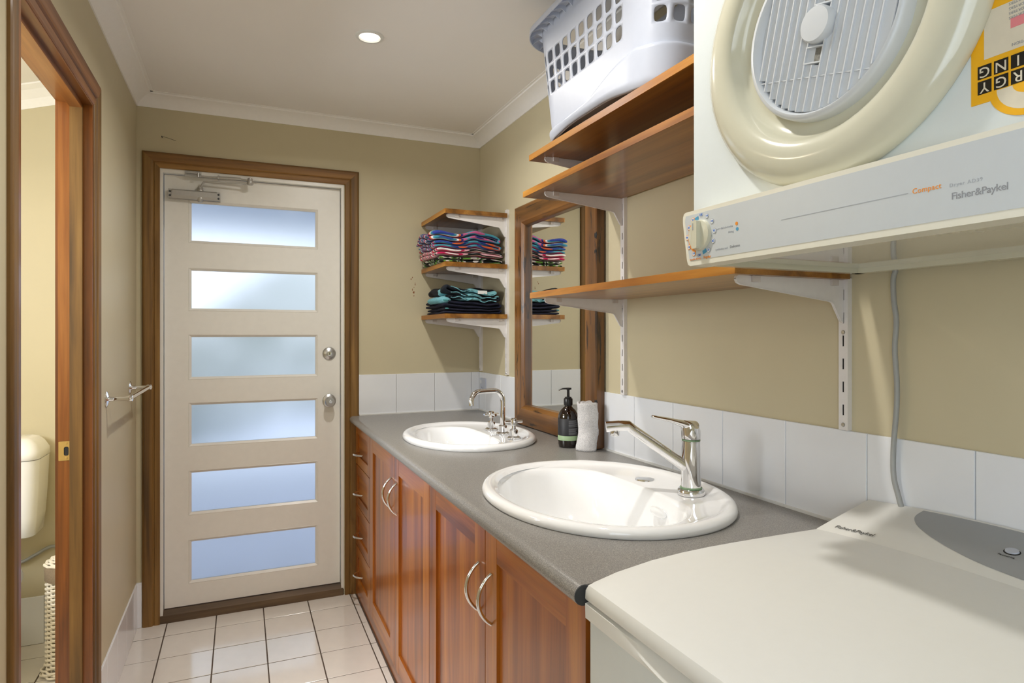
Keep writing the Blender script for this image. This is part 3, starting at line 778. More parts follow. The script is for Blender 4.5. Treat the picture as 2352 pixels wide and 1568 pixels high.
# ------------------------------------------------------------------ mirror
mi = thing('wall_mirror', (1.22, 2.37, BZ), 'tall mirror in a rustic timber frame standing on the worktop', 'mirror')
MX0, MX1 = 1.203, 1.2385
my0, my1, mz0, mz1, fw = 2.000, 2.752, BZ+.003, 1.954, .094
def fboard(P0, P1, out, inn, mat):
    """bevelled frame board with mitred ends. P0/P1 functions of d (distance from outer edge) -> (y,z)"""
    prof = [(0, MX1), (0, MX0+.004), (.004, MX0), (fw-.016, MX0), (fw-.012, MX0+.003), (fw-.003, MX0+.010), (fw, MX0+.014), (fw, MX1)]
    bm = bmesh.new(); A = []; B = []
    for d, x in prof:
        a = P0(d); b = P1(d); A.append(bm.verts.new((x, *a))); B.append(bm.verts.new((x, *b)))
    n = len(A); bm.faces.new(A); bm.faces.new(B)
    for k in range(n): bm.faces.new((A[k], A[(k+1) % n], B[(k+1) % n], B[k]))
    return mk('frame_board', bm, mat, mi)
fboard(lambda d: (my1-d, mz0+d), lambda d: (my1-d, mz1-d), 0, 0, M['rustic'])
fboard(lambda d: (my0+d, mz0+d), lambda d: (my0+d, mz1-d), 0, 0, M['rustic'])
fboard(lambda d: (my0+d, mz1-d), lambda d: (my1-d, mz1-d), 0, 0, M['rustic_y'])
fboard(lambda d: (my0+d, mz0+d), lambda d: (my1-d, mz0+d), 0, 0, M['rustic_y'])
mk('mirror_glass', boxes((1.232, 1.2375, my0+fw-.004, my1-fw+.004, mz0+fw-.004, mz1-fw+.004)), M['mirror'], mi)
# worn gouges with dark edges on the near board
for z, s in ((1.72, 1), (1.66, .8), (1.10, .9), (1.05, .9)):
    bm = bmesh.new(); bmesh.ops.create_icosphere(bm, subdivisions=2, radius=1)
    for v in bm.verts: v.co *= 1+.45*noise.noise(v.co*2+Vector((z*9, 0, 0)))
    bmesh.ops.scale(bm, vec=(.004, .010*s, .018*s), verts=bm.verts); bmesh.ops.translate(bm, verts=bm.verts, vec=(MX0+.003, my0+.007, z))
    mk('gouge', bm, M['dark'], mi, True)

# ------------------------------------------------------------------ power point
pp = thing('power_point', (XR-.006, 3.262, 1.07), 'white power point on the tiles in the far corner', 'socket')
mk('plate', prism(rrect(3.222, 3.302, 1.030, 1.108, .004, 3), lambda a, b, h: (XR-.006-h, a, b), 0, .008), M['white2'], pp, bevel=.001)
mk('rocker', boxes((XR-.0165, XR-.014, 3.276, 3.288, 1.078, 1.096)), M['white'], pp, bevel=.0008)
mk('pin_slot', boxes((XR-.0146, XR-.0139, 3.252, 3.2545, 1.052, 1.060), (XR-.0146, XR-.0139, 3.270, 3.2725, 1.052, 1.060), (XR-.0146, XR-.0139, 3.261, 3.2635, 1.040, 1.049)), M['dark'], pp)

# ------------------------------------------------------------------ shelf standards, brackets and boards
def standard(y, z0, z1, label, screws=()):
    root = thing('shelf_standard', (XR, y, z0), label, 'shelf rail', 'slotted white shelf rails on the wall')
    wd = .0115; x0 = XR-.013
    slots = []; z = z0+.045
    while z < z1-.03: slots.append(z); z += .0513
    # front face with real slots: strips left and right of the slot column, bridges between
    bm = bmesh.new(); sw = .0022
    box(bm, x0, x0+.0015, y-wd, y-sw, z0, z1); box(bm, x0, x0+.0015, y+sw, y+wd, z0, z1)
    prev = z0
    for s in slots: box(bm, x0, x0+.0015, y-sw, y+sw, prev, s-.012); prev = s+.012
    box(bm, x0, x0+.0015, y-sw, y+sw, prev, z1)
    box(bm, x0+.0015, XR, y-wd, y-wd+.0015, z0, z1); box(bm, x0+.0015, XR, y+wd-.0015, y+wd, z0, z1)
    mk('channel', bm, M['bracket'], root)
    mk('slot_shadow_backing', boxes((x0+.0018, x0+.0024, y-wd+.002, y+wd-.002, z0+.002, z1-.002)), M['dark'], root)
    for z in screws: mk('screw', lathe([(0, -.0022), (.004, -.002), (.005, 0)], (x0, y, z), 'x', 12), M['brushed'], root, True)
    return root
standard(1.872, 1.140, 2.02, 'tall slotted white rail beside the mirror', (1.152, 1.44))
standard(.990, 1.140, 1.478, 'slotted white rail under the right end of the lowest long shelf', (1.152, 1.358))
standard(2.928, 1.146, 1.982, 'slotted white rail at the near side of the small corner shelves', (1.156,))
standard(3.305, 1.146, 1.955, 'slotted white rail tucked in the room corner behind the small shelves', (1.156,))
def bracket(y, zt_, x0, label, clips=(.05, .27)):
    root = thing('shelf_bracket', (XR-.013, y, zt_), label, 'bracket', 'white metal shelf brackets')
    L = XR-.014-x0; X1 = XR-.013
    pts = [(X1, zt_-.0005), (x0+.010, zt_-.0005), (x0+.002, zt_-.003), (x0, zt_-.009), (x0+.004, zt_-.016), (x0+.014, zt_-.020), (X1-.040, zt_-.050), (X1-.034, zt_-.054), (X1-.010, zt_-.092), (X1-.004, zt_-.096), (X1, zt_-.096)]
    w_ = [((X1-.008) if abs(a-X1) < 1e-6 else a, b) for a, b in pts]
    mk('web', prism(pts, lambda a, b, h: (a, h, b), y-.001, y+.001), M['bracket'], root)
    # folded lip following the lower edge
    low = pts[2:10]
    bm = bmesh.new()
    for (a, b), (c, d) in zip(low, low[1:]):
        v = [bm.verts.new(p) for p in ((a, y-.003, b), (c, y-.003, d), (c, y+.003, d), (a, y+.003, b))]
        v2 = [bm.verts.new((q.co.x, q.co.y, q.co.z+.0012)) for q in v]
        bm.faces.new(v); bm.faces.new(v2)
        for k in range(4): bm.faces.new((v[k], v[(k+1) % 4], v2[(k+1) % 4], v2[k]))
    mk('lip', bm, M['bracket'], root)
    for c in clips:
        xc = x0+c*L/.3
        if xc > X1-.01: xc = X1-.012
        mk('clip', boxes((xc-.010, xc+.010, y-.0075, y-.0012, zt_-.014, zt_-.0006), (xc-.010, xc+.010, y+.0012, y+.0075, zt_-.014, zt_-.0006)), M['clip'], root, bevel=.001)
    return root
def board(y0, y1, x0, x1, zt_, th, label, group):
    root = thing('shelf_board', ((x0+x1)/2, (y0+y1)/2, zt_-th), label, 'shelf', group)
    mk('plank', boxes((x0+.0035, x1, y0, y1, zt_-th, zt_)), M['shelf'], root, bevel=.0008)
    mk('edging', boxes((x0, x0+.0035, y0, y1, zt_-th, zt_)), M['shelfedge'], root, bevel=.0006)
    return root
XB = XR-.014
LG = 'long timber shelves on the right wall'
ln = ['top long timber shelf carrying the laundry basket', 'second long timber shelf, just under the one with the basket', 'lowest long timber shelf, with chipped front edge, ending below the dryer']
for (z, y0, y1), lab in zip(((1.9645, .985, 1.9455), (1.850, .985, 1.996), (1.4945, .972, 1.9385)), ln): board(y0, y1, .905, XB, z, .0195, lab, LG)
bracket(1.872, 1.945, .928, 'white bracket under the left end of the top long shelf', (.04,))
bracket(1.872, 1.8305, .928, 'white bracket under the left end of the second long shelf', (.04,))
bracket(1.872, 1.475, .928, 'white bracket under the left end of the lowest long shelf')
bracket(.990, 1.475, .922, 'white bracket just under the dryer at the right end of the lowest long shelf')
SG = 'small timber shelves in the corner'
sn = ['topmost small corner shelf with nothing on it', 'middle small corner shelf under the multicoloured towels', 'bottom small corner shelf under the dark towels']
nm = ['empty topmost', 'middle', 'bottom']
for z, lab, q in zip((1.961, 1.704, 1.4525), sn, nm):
    board(2.908, D-.003, .905, XB, z, .022, lab, SG)
    bracket(2.928, z-.022, .918, 'near white bracket under the %s small corner shelf' % q)
    bracket(3.305, z-.022, .918, 'far white bracket against the back wall under the %s small corner shelf' % q)

# ------------------------------------------------------------------ folded towels
def folded(name, label, x0, x1, y0, y1, z0, layers, pitch, mat, seed, group, sag=1.0, trim=None, zb=None, hs=.15):
    root = thing(name, ((x0+x1)/2, (y0+y1)/2, z0), label, 'towel', group)
    zb_ = zb if zb is not None else z0
    def warp(x, y, z):
        t = max(0, (z-zb_)/hs)
        return t*(.030*noise.noise(Vector((x*7+zb_*9, y*7, 1)))+.016*noise.noise(Vector((x*15, y*13, zb_)))-.10*abs((x-1.04))**1.6) + min(t*6, 1)*.0030*noise.noise(Vector((x*22, y*22, z*10)))
    # one long strip folded back and forth, thick, rounded at its folds
    cl_ = []
    W = x1-x0
    for L in range(layers):
        zc = z0+pitch*(L+.5)
        xs = [x0+pitch*.5+ (W-pitch)*k/14 for k in range(15)]
        if L % 2: xs = xs[::-1]
        for x in xs: cl_.append((x, zc))
        if L < layers-1:
            xe = xs[-1]; s = -1 if L % 2 else 1
            for t in (PI/6, PI/3, PI/2, 2*PI/3, 5*PI/6): cl_.append((xe+s*pitch*.5*math.sin(t), zc+pitch*.5-pitch*.5*math.cos(t)))
    hw = pitch*.46
    pts = [Vector((a, b)) for a, b in cl_]
    outl = []; inl = []
    for i, p in enumerate(pts):
        t = (pts[min(i+1, len(pts)-1)]-pts[max(i-1, 0)]).normalized(); n_ = Vector((-t.y, t.x))
        outl.append(p+n_*hw); inl.append(p-n_*hw)
    # rounded start and end
    loop = outl+inl[::-1]
    NY = 16; R = []
    for j in range(NY+1):
        u = j/NY; y = y0+(y1-y0)*u
        e = min(u, 1-u); sh = 1-(.45 if e == 0 else (.12 if e < .07 else 0))
        ring = []
        for k, q in enumerate(loop):
            kk = k if k < len(pts) else 2*len(pts)-1-k
            c = pts[kk]; q2 = c+(q-c)*sh
            zl = (q2.y-z0)/(pitch*layers)
            nz = warp(q2.x, y, q2.y)
            ny_ = noise.noise(Vector((q2.x*14, zl*9+seed, 3)))*.022*(1 if e < .2 else 0)
            nx_ = noise.noise(Vector((y*10, zl*5+seed, 7)))*.012
            ring.append((q2.x+nx_, y+ny_, q2.y+nz))
        R.append(ring)
    bm = loft(R); bm.verts.ensure_lookup_table(); LL = len(loop)
    for base in (0, NY*LL):
        for k in range(len(pts)-1):
            try: bm.faces.new((bm.verts[base+k], bm.verts[base+k+1], bm.verts[base+LL-2-k], bm.verts[base+LL-1-k]))
            except ValueError: pass
    co = mk('cloth', bm, mat, root, True, autos=180)
    sb = co.modifiers.new('soft', 'SUBSURF'); sb.levels = 1; sb.render_levels = 1
    if trim:
        for L in trim:
            P = []
            for k in range(24):
                x = x0+.02+(W-.04)*k/23; zl = (L+.5)/layers
                P.append((x, y0-.003+.006*math.sin(k*1.9+seed), z0+pitch*(L+.5)+.006*math.sin(k*.8+seed+L)+warp(x, y0, z0+pitch*(L+.5))))
            mk('hem', tube(P, .0022, 6), M['aqua'], root, True)
    return root
TG = 'folded towels on the small corner shelves'
z = 1.7045
folded('folded_towel', 'folded green and black leaf-print towel at the bottom of the bright stack', .885, 1.222, 2.95, 3.27, z, 2, .016, M['beach_green'], 3, TG, zb=1.7045, hs=.155)
folded('folded_towel', 'folded pink and white striped towel in the middle of the bright stack', .868, 1.218, 2.94, 3.28, z+.0335, 2, .0185, M['beach_pink'], 11, TG, .8, zb=1.7045, hs=.155)
folded('folded_towel', 'folded blue and teal striped towel second from top of the bright stack', .862, 1.214, 2.95, 3.28, z+.073, 2, .0175, M['beach_teal'], 23, TG, .8, zb=1.7045, hs=.155)
folded('folded_towel', 'folded blue towel with orange zigzags on top of the bright stack', .846, 1.212, 2.955, 3.28, z+.110, 2, .023, M['beach_blue'], 31, TG, .8, zb=1.7045, hs=.155)
z = 1.453
folded('folded_towel', 'folded navy towel at the bottom of the dark stack', .905, 1.212, 2.94, 3.27, z, 2, .0145, M['navy'], 41, TG, .5, zb=1.453, hs=.135)
folded('folded_towel', 'folded dark navy towel in the middle of the dark stack', .898, 1.212, 2.945, 3.27, z+.030, 2, .0185, M['navy'], 51, TG, .7, zb=1.453, hs=.135)
folded('folded_towel', 'folded black towel with aqua hems on top of the dark stack', .925, 1.205, 2.945, 3.27, z+.0695, 3, .0215, M['navy_aqua'], 61, TG, .8, trim=(0, 1, 2), zb=1.453, hs=.135)
bm = bmesh.new(); R_ = []
for j in range(13):
    y = 2.95+.24*j/12; q = min(1, .55+min(j, 12-j)*.3)
    R_.append([(.925+.038*math.cos(2*PI*k/18)*q+.006*noise.noise(Vector((y*20, k, 0))), y, 1.521+(.018*math.sin(2*PI*k/18)*q)+.004*noise.noise(Vector((y*15, k*.5, 2)))) for k in range(18)])
mt_ = [o for o in COL.objects if o.get('label', '').startswith('folded black towel')][0]
mk('turned_corner', loft(R_, cap0=True, cap1=True), M['aqua'], mt_, True, autos=180)['label'] = 'pale aqua turned-over corner'
mk('care_tag', boxes((1.085, 1.135, 2.937, 2.9385, 1.553, 1.570)), M['white'], mt_)['label'] = 'white care tag'
# ------------------------------------------------------------------ laundry basket
def laundry_basket():
    cx, cy, zb = 1.045, 1.545, 1.9655
    root = thing('laundry_basket', (cx, cy, zb), 'white plastic laundry basket with square holes on the top shelf', 'basket')
    Ht = .372
    def ring_pt(s, z, out=0):
        """s in [0,1) round the perimeter; z height"""
        f = z/Ht
        a = .136+.020*f+out; b = .292+.052*f+out; r = .090+.012*f+out
        straight = [2*(a-r), 2*(b-r)]; arc = PI/2*r
        tot = 2*sum(straight)+4*arc; d = (s % 1)*tot
        # start at the middle of the near end (y=-b), run towards -x
        segs = [('l', a-r), ('a', arc), ('l', 2*(b-r)), ('a', arc), ('l', 2*(a-r)), ('a', arc), ('l', 2*(b-r)), ('a', arc), ('l', a-r)]
        P = [((0, -b), (-1, 0)), None, ((-a, -b+r), (0, 1)), None, ((-a+r, b), (1, 0)), None, ((a, b-r), (0, -1)), None, ((a-r, -b), (-1, 0))]
        C = {1: ((-a+r, -b+r), -PI/2), 3: ((-a+r, b-r), PI), 5: ((a-r, b-r), PI/2), 7: ((a-r, -b+r), 0)}
        for i, (k, L) in enumerate(segs):
            if d <= L or i == 8:
                if k == 'l':
                    (px, py), (dx, dy) = P[i]; return (cx+px+dx*d, cy+py+dy*d, zb+z)
                (qx, qy), a0 = C[i]; t = a0-d/r
                return (cx+qx+r*math.cos(t), cy+qy+r*math.sin(t), zb+z)
            d -= L
    NS = 144                                   # perimeter cells
    zc0, zc1, rows = .142, .286, 3
    per = 2*(.35-.22)+2*(.62-.22)+2*PI*.11
    bm = bmesh.new(); grid = {}
    cache = {}
    def V(s, z):
        k = (round((s % 1)*100000), round(z*100000))
        if k not in cache: cache[k] = bm.verts.new(ring_pt(s, z))
        return cache[k]
    cellw = 4                                  # holes span groups of 4 columns
    ncell = NS//cellw
    # which cells hold holes: runs on the long sides and the ends, plain at the corners
    def has_hole(c):
        f = (c+.5)/ncell
        return (.145 < f < .410) or (.655 < f < .87) or f < .07 or f > .93 or (.45 < f < .56)
    zs_low = [.004*k for k in range(30)]+[.128, zc0]; zs_high = [zc1, .32, .35, Ht]
    for c in range(NS):
        for z0, z1 in list(zip(zs_low, zs_low[1:]))+list(zip(zs_high, zs_high[1:])):
            a, b = c/NS, (c+1)/NS
            bm.faces.new((V(a, z0), V(b, z0), V(b, z1), V(a, z1)))
    for c in range(ncell):
        s0, s1 = c/ncell, (c+1)/ncell
        for r in range(rows):
            z0 = zc0+(zc1-zc0)*r/rows; z1 = zc0+(zc1-zc0)*(r+1)/rows
            out = [V(s0+(s1-s0)*k/4, z0) for k in range(4)]+[V(s1, z0+(z1-z0)*k/4) for k in range(4)]+[V(s1-(s1-s0)*k/4, z1) for k in range(4)]+[V(s0, z1-(z1-z0)*k/4) for k in range(4)]
            if has_hole(c):
                cs, cz = (s0+s1)/2, (z0+z1)/2; hs, hz = (s1-s0)*.33, (z1-z0)*.39
                inn = []
                for k in range(16):
                    e = (-1+2*k/4, -1) if k < 4 else ((1, -1+2*(k-4)/4) if k < 8 else ((1-2*(k-8)/4, 1) if k < 12 else (-1, 1-2*(k-12)/4)))
                    m_ = 1-.16*(abs(e[0])*abs(e[1]))**3
                    inn.append(V(cs+hs*e[0]*m_, cz+hz*e[1]*m_))
                for k in range(16): bm.faces.new((out[k], out[(k+1) % 16], inn[(k+1) % 16], inn[k]))
            else: bm.faces.new(out)
    bmesh.ops.recalc_face_normals(bm, faces=bm.faces)
    # the lower body stands slightly proud: wavy foot line
    for v in bm.verts:
        z = v.co.z-zb
        if z < .118:
            y = v.co.y-cy
            h = .034+.068/(1+math.exp((y+.06)/.055))       # height of the wavy band, rising towards the near end
            t = max(0, min(1, (h-z)/.007)); t = t*t*(3-2*t)
            if z < .05: v.co.z += .021*math.exp(-((y-.01)/.19)**4)*(1-z/.05)      # the foot arches up between the corners
            n_ = Vector((v.co.x-cx, (v.co.y-cy)*.3, 0)).normalized()
            v.co += n_*(.0095*t-.35*max(0, .022-z)**2/.022)
    ob_ = mk('shell', bm, M['white2'], root, True, autos=50)
    so = ob_.modifiers.new('thickness', 'SOLIDIFY'); so.thickness = .0028; so.offset = 0
    # floor of the basket, raised on a foot ring
    R = [[ring_pt(k/96, .030, -.004) for k in range(96)]]
    bm = loft([R[0], [(x, y, z+.003) for x, y, z in R[0]]], cap0=True, cap1=True)
    mk('base_panel', bm, M['white2'], root)
    # rolled foot along the bottom
    mk('foot_ring', tube([(p[0], p[1], p[2]+.021*math.exp(-((p[1]-cy-.01)/.19)**4)) for p in (ring_pt(k/120, .004, -.006) for k in range(120))], .0038, 8, closed=True), M['white2'], root, True)
    # rim: wide out-turned lip with turned-down edge and ribs under it
    R = []
    for out, dz in ((0, -.004), (.006, 0), (.022, .003), (.034, .001), (.041, -.006), (.042, -.024), (.039, -.024), (.038, -.008), (.032, -.003), (.018, -.001), (0, -.008)):
        R.append([tuple(Vector(ring_pt(k/120, Ht, out))+Vector((0, 0, dz))) for k in range(120)])
    mk('rim', loft(R), M['white2'], root, True, autos=50)
    for k in range(44):
        bm = bmesh.new()
        s = (k+.5)/44; p0 = Vector(ring_pt(s, Ht, .001)); p1 = Vector(ring_pt(s, Ht, .038)); t = (Vector(ring_pt(s+.001, Ht))-Vector(ring_pt(s, Ht))).normalized()*.0008
        q = [p0+Vector((0, 0, -.004)), p1+Vector((0, 0, -.006)), p1+Vector((0, 0, -.022)), p0.lerp(p1, .4)+Vector((0, 0, -.014)), p0+Vector((0, 0, -.028))]
        A = [bm.verts.new(v-t) for v in q]; B = [bm.verts.new(v+t) for v in q]
        bm.faces.new(A); bm.faces.new(B)
        for i in range(5): bm.faces.new((A[i], A[(i+1) % 5], B[(i+1) % 5], B[i]))
        mk('rim_rib', bm, M['white2'], root)
laundry_basket()

# ------------------------------------------------------------------ clothes dryer (hung upside down on the wall)
dy0, dy1, dx0, dx1, dz0, dz1 = .330, .946, .782, 1.222, 1.497, 2.26
dr = thing('clothes_dryer', (1.0, .64, dz0), 'white wall-hung clothes dryer with round cream door, mounted upside down', 'dryer')
mk('body', boxes((dx0, dx1, dy0, dy1, dz0, dz1)), M['applcool'], dr, bevel=.004, seg=3)
# lower tray frame seen from below
mk('base_frame', boxes((dx0-.004, dx1, dy1-.018, dy1+.001, dz0-.014, dz0+.001), (dx0-.004, dx1, dy0, dy0+.018, dz0-.014, dz0+.001), (dx1-.022, dx1, dy0, dy1, dz0-.014, dz0+.001), (dx0-.004, dx0+.012, dy0, dy1, dz0-.014, dz0+.001)), M['cream'], dr, bevel=.0015)
mp = plain('glossy_underside', srgb(206, 202, 192), .06, coat=.6)
mk('underside_panel', boxes((dx0+.01, dx1-.018, dy0+.012, dy1-.014, dz0-.004, dz0)), mp, dr)
# control panel
pz0, pz1, px = 1.4765, 1.5745, .742
poly = [(.316, pz0), (.908, pz0), (.9135, pz0+.003), (.9165, pz0+.010), (.9225, pz0+.045), (.9280, pz0+.080), (.9280, pz1-.008), (.9250, pz1-.002), (.920, pz1), (.316, pz1)]
bm = prism(poly, lambda a, b, h: (h, a, b), px, dx0+.002)
cp = mk('control_panel', bm, M['creamtrim'], dr, bevel=.005, seg=3, smooth=True)
ins = [(.316, pz0+.009), (.907, pz0+.009), (.9095, pz0+.013), (.9165, pz0+.05), (.9215, pz0+.082), (.9195, pz1-.007), (.316, pz1-.007)]
mk('fascia', prism(ins, lambda a, b, h: (h, a, b), px-.0006, px+.003), M['silver'], cp)
LX, LY = (0, -1, 0), (0, 0, 1)
fx = px-.0008
text('Compact', .0088, M['orange'], cp, (fx, .5010, 1.5255), LX, LY, spacing=1.05, bold=.00005)
text('Dryer AD39', .0058, M['textlight'], cp, (fx, .4580, 1.5235), LX, LY, spacing=1.2)
text('Fisher&Paykel', .0112, M['textgrey'], cp, (fx, .4560, 1.5105), LX, LY, spacing=.93, bold=.00005)
mk('fascia_line', boxes((fx-.0002, fx+.001, .506, .70, 1.5246, 1.5252)), M['textlight'], cp)
kc = (px-.001, .8790, 1.5280)
kn = mk('dial', lathe([(.0275, .001), (.0270, -.003), (.0258, -.0055), (.0245, -.006), (0, -.006)], kc, 'x', 36), M['cream'], cp, True)
mk('dial_grip', prism(rrect(kc[1]-.0075, kc[1]+.0060, kc[2]-.0245, kc[2]+.0245, .003, 3), lambda a, b, h: (h, a, b), px-.0165, px-.006), M['cream'], kn, bevel=.0012)
mk('dial_pointer', boxes((px-.0171, px-.016, kc[1]+.001, kc[1]+.003, kc[2]+.008, kc[2]+.020)), M['textlight'], kn)
def ang(a, r): return (kc[1]-r*math.cos(a), kc[2]+r*math.sin(a))
def arc_strip(a0, a1, r0, r1, mat, nm='dial_arc'):
    pts = [ang(a0+(a1-a0)*k/14, r1) for k in range(15)]+[ang(a1-(a1-a0)*k/14, r0) for k in range(15)]
    mk(nm, prism(pts, lambda a, b, h: (h, a, b), fx-.0003, fx+.0006), mat, cp)
dg = math.radians
arc_strip(dg(128), dg(245), .0290, .0330, M['orange'])
arc_strip(dg(100), dg(118), .0285, .0350, M['cyan']); arc_strip(dg(280), dg(298), .0285, .0350, M['cyan'])
for body, a, c in (('30', 124, 'orange'), ('60', 150, 'orange'), ('90', 180, 'orange'), ('120', 210, 'orange'), ('150', 240, 'orange'), ('Off', 265, None), ('30', 306, 'textlight'), ('60', 336, 'textlight'), ('90', 4, 'textlight'), ('120', 34, 'textlight'), ('150', 62, 'textlight'), ('Off', 88, None)):
    y_, z_ = ang(dg(a), .0352)
    if c:
        pts = [(y_+.0046*math.cos(t), z_+.0046*math.sin(t)) for t in [2*PI*k/16 for k in range(16)]]
        mk('dial_mark', prism(pts, lambda a, b, h: (h, a, b), fx-.0005, fx+.0006), M[c], cp)
        pts = [(y_+.0037*math.cos(t), z_+.0037*math.sin(t)) for t in [2*PI*k/16 for k in range(16)]]
        mk('dial_mark', prism(pts, lambda a, b, h: (h, a, b), fx-.0008, fx+.0006), M['white'], cp)
    text(body, .0056 if len(body) < 3 or not c else .0044, M['blue'], cp, (fx-.0009, y_, z_), LX, LY, align='CENTER', ext=.0001, bold=.0001)
text('turn dial clockwise', .0052, M['textlight'], cp, (fx, .8400, 1.5320), LX, LY)
text('Airing', .0052, M['textlight'], cp, (fx, .8115, 1.5230), LX, LY)
for (y_, z_), c in (((.7920, 1.5345), 'orange'), ((.7905, 1.5255), 'cyan')):
    pts = [(y_+.0028*math.cos(t), z_+.0028*math.sin(t)) for t in [2*PI*k/14 for k in range(14)]]
    mk('dial_mark', prism(pts, lambda a, b, h: (h, a, b), fx-.0004, fx+.0006), M[c], cp)
text('synthetics and', .0052, M['textlight'], cp, (fx, .8420, 1.4975), LX, LY)
text('Delicates', .0062, M['textgrey'], cp, (fx, .8075, 1.4982), LX, LY)
text('durable fabrics', .0050, M['orange'], cp, (fx, .9080, 1.4875), LX, LY)
text('Regular', .0062, M['orange'], cp, (fx, .8715, 1.4880), LX, LY, bold=.0001)
# round door
dc = (dx0, .652, 1.804)
prof = [(.2300, .0), (.2330, -.005), (.2315, -.013), (.2240, -.023), (.2120, -.030), (.1980, -.0335), (.1840, -.0335), (.1720, -.030), (.1660, -.024), (.1610, -.014), (.1550, -.006), (.1400, -.003), (.1200, -.002)]
rd = mk('door', lathe(prof, dc, 'x', 96, cap=False), M['cream'], dr, True, autos=60)
mk('door_handle_recess', prism([(.652+.2337*math.cos(t), 1.804+.2337*math.sin(t)) for t in [dg(-14)+dg(30)*k/10 for k in range(11)]]+[(.652+.221*math.cos(t), 1.804+.226*math.sin(t)) for t in [dg(16)-dg(30)*k/10 for k in range(11)]], lambda a, b, h: (h, a, b), dx0-.0135, dx0-.006), M['cream'], rd)
dcg = (dx0, .650, 1.7975)
gr = mk('grille_rim', lathe([(.1320, -.002), (.1315, -.018), (.1290, -.023), (.1235, -.024), (.1205, -.020), (.1190, -.010)], dcg, 'x', 80, cap=False), M['grillew'], rd, True, autos=60)
mk('grille_back', lathe([(0, -.010), (.120, -.010), (.1205, -.008)], dcg, 'x', 48), M['grillew'], rd)
th_ = dg(14); su = Vector((0, -math.sin(th_), math.cos(th_))); sv = Vector((0, math.cos(th_), math.sin(th_)))
cg = Vector(dcg)
def slab(u0, u1, v0, v1, h0, h1, bm):
    pts = [cg+su*a+sv*b for a, b in ((u0, v0), (u1, v0), (u1, v1), (u0, v1))]
    A = [bm.verts.new(p+Vector((-h0, 0, 0))) for p in pts]; B = [bm.verts.new(p+Vector((-h1, 0, 0))) for p in pts]
    bm.faces.new(A); bm.faces.new(B)
    for k in range(4): bm.faces.new((A[k], A[(k+1) % 4], B[(k+1) % 4], B[k]))
rg = .1195
for k in range(-9, 10):
    v = k*.0142
    if abs(v) > rg-.006: continue
    L = math.sqrt(rg*rg-v*v)-.001
    parts_ = [(-L, L)] if abs(k) > 0 else [(-L, -.054), (.054, L)]
    for a, b in parts_:
        bm = bmesh.new()
        slab(a, b, v-.0010, v+.0010, .010, .0212, bm)
        # sloped blade
        pts = [(v-.0010, .0178), (v-.0136, .0150), (v-.0136, .0130), (v-.0010, .0158)]
        if abs(v-.0135) < rg-.002:
            lim = lambda q: math.sqrt(max(rg*rg-q*q, .00001))
            if b > a+.004:
                A = [bm.verts.new(cg+su*max(a, -lim(q)) + sv*q+Vector((-h, 0, 0))) for q, h in pts]; B = [bm.verts.new(cg+su*min(b, lim(q))+sv*q+Vector((-h, 0, 0))) for q, h in pts]
                bm.faces.new(A); bm.faces.new(B)
                for i in range(4): bm.faces.new((A[i], A[(i+1) % 4], B[(i+1) % 4], B[i]))
        mk('slat', bm, M['grillew'], rd)
bm = bmesh.new()
for u in (-.070, .070):
    L = math.sqrt(rg*rg-u*u); slab(u-.0008, u+.0008, -L, L, .010, .0190, bm)
mk('grille_crossbar', bm, M['grillew'], rd)
for u0, u1 in ((.030, .050), (-.050, -.030)):
    bm = bmesh.new(); slab(u0, u1, -.0135, .0135, .0125, .0155, bm); mk('filter_window', bm, M['filter'], rd)
    bm = bmesh.new()
    for q in ((u0-.002, u0, -.0155, .0155), (u1, u1+.002, -.0155, .0155), (u0, u1, -.0155, -.0135), (u0, u1, .0135, .0155)): slab(*q, .010, .0218, bm)
    mk('filter_frame', bm, M['grillew'], rd)
mk('centre_button', lathe([(.0255, -.010), (.0255, -.029), (.0235, -.0315), (0, -.0325)], dcg, 'x', 40), M['grillew'], rd, True)
# energy label, upside down with the machine
lxx = dx0-.0006
lab = mk('energy_label', boxes((lxx-.0004, lxx+.001, .336, .4580, 1.619, 1.760)), M['yellow'], dr)
pts = [(.397+.042*math.cos(t), 1.6285+.036*math.sin(t)) for t in [PI+PI*k/24 for k in range(25)]]
mk('label_arch', prism(pts, lambda a, b, h: (h, a, b), lxx-.00055, lxx+.001), M['yellow'], lab)
pts = [(.397+.034*math.cos(t), 1.6285+.029*math.sin(t)) for t in [PI+PI*k/24 for k in range(25)]]
mk('label_dial', prism(pts, lambda a, b, h: (h, a, b), lxx-.0007, lxx), M['paper'], lab)
pts = [(.397+.018*math.cos(t), 1.6285+.012*math.sin(t)) for t in [PI+PI*k/24 for k in range(25)]]
mk('label_dial', prism(pts, lambda a, b, h: (h, a, b), lxx-.0009, lxx), M['yellow'], lab)
mk('label_window', boxes((lxx-.0007, lxx, .336, .4440, 1.668, 1.722)), M['paper'], lab)
mk('label_box', boxes((lxx-.0009, lxx, .372, .4170, 1.692, 1.703)), M['pink'], lab)
UX, UY = (0, 1, 0), (0, 0, -1)
text('936', .0105, M['paper'], lab, (lxx-.0011, .394, 1.6975), UX, UY, align='CENTER', ext=.0001)
for row, word in ((1.6545, 'RATING'), (1.6370, 'ENERGY')):
    for i, ch in enumerate(reversed(word)):
        yy = .4435-i*.0170
        mk('letter_block', boxes((lxx-.0008, lxx, yy-.0072, yy+.0072, row-.0075, row+.0075)), M['black'], lab)
        text(ch, .0165, M['paper'], lab, (lxx-.0010, yy, row), UX, UY, align='CENTER', ext=.0001, bold=.00005)
for k in range(4): text('COMPARED WITH OTHER DRYERS', .0042, M['textgrey'], lab, (lxx-.0009, .436-.05, 1.7195-k*.0052), UX, UY, align='CENTER', ext=.0001)
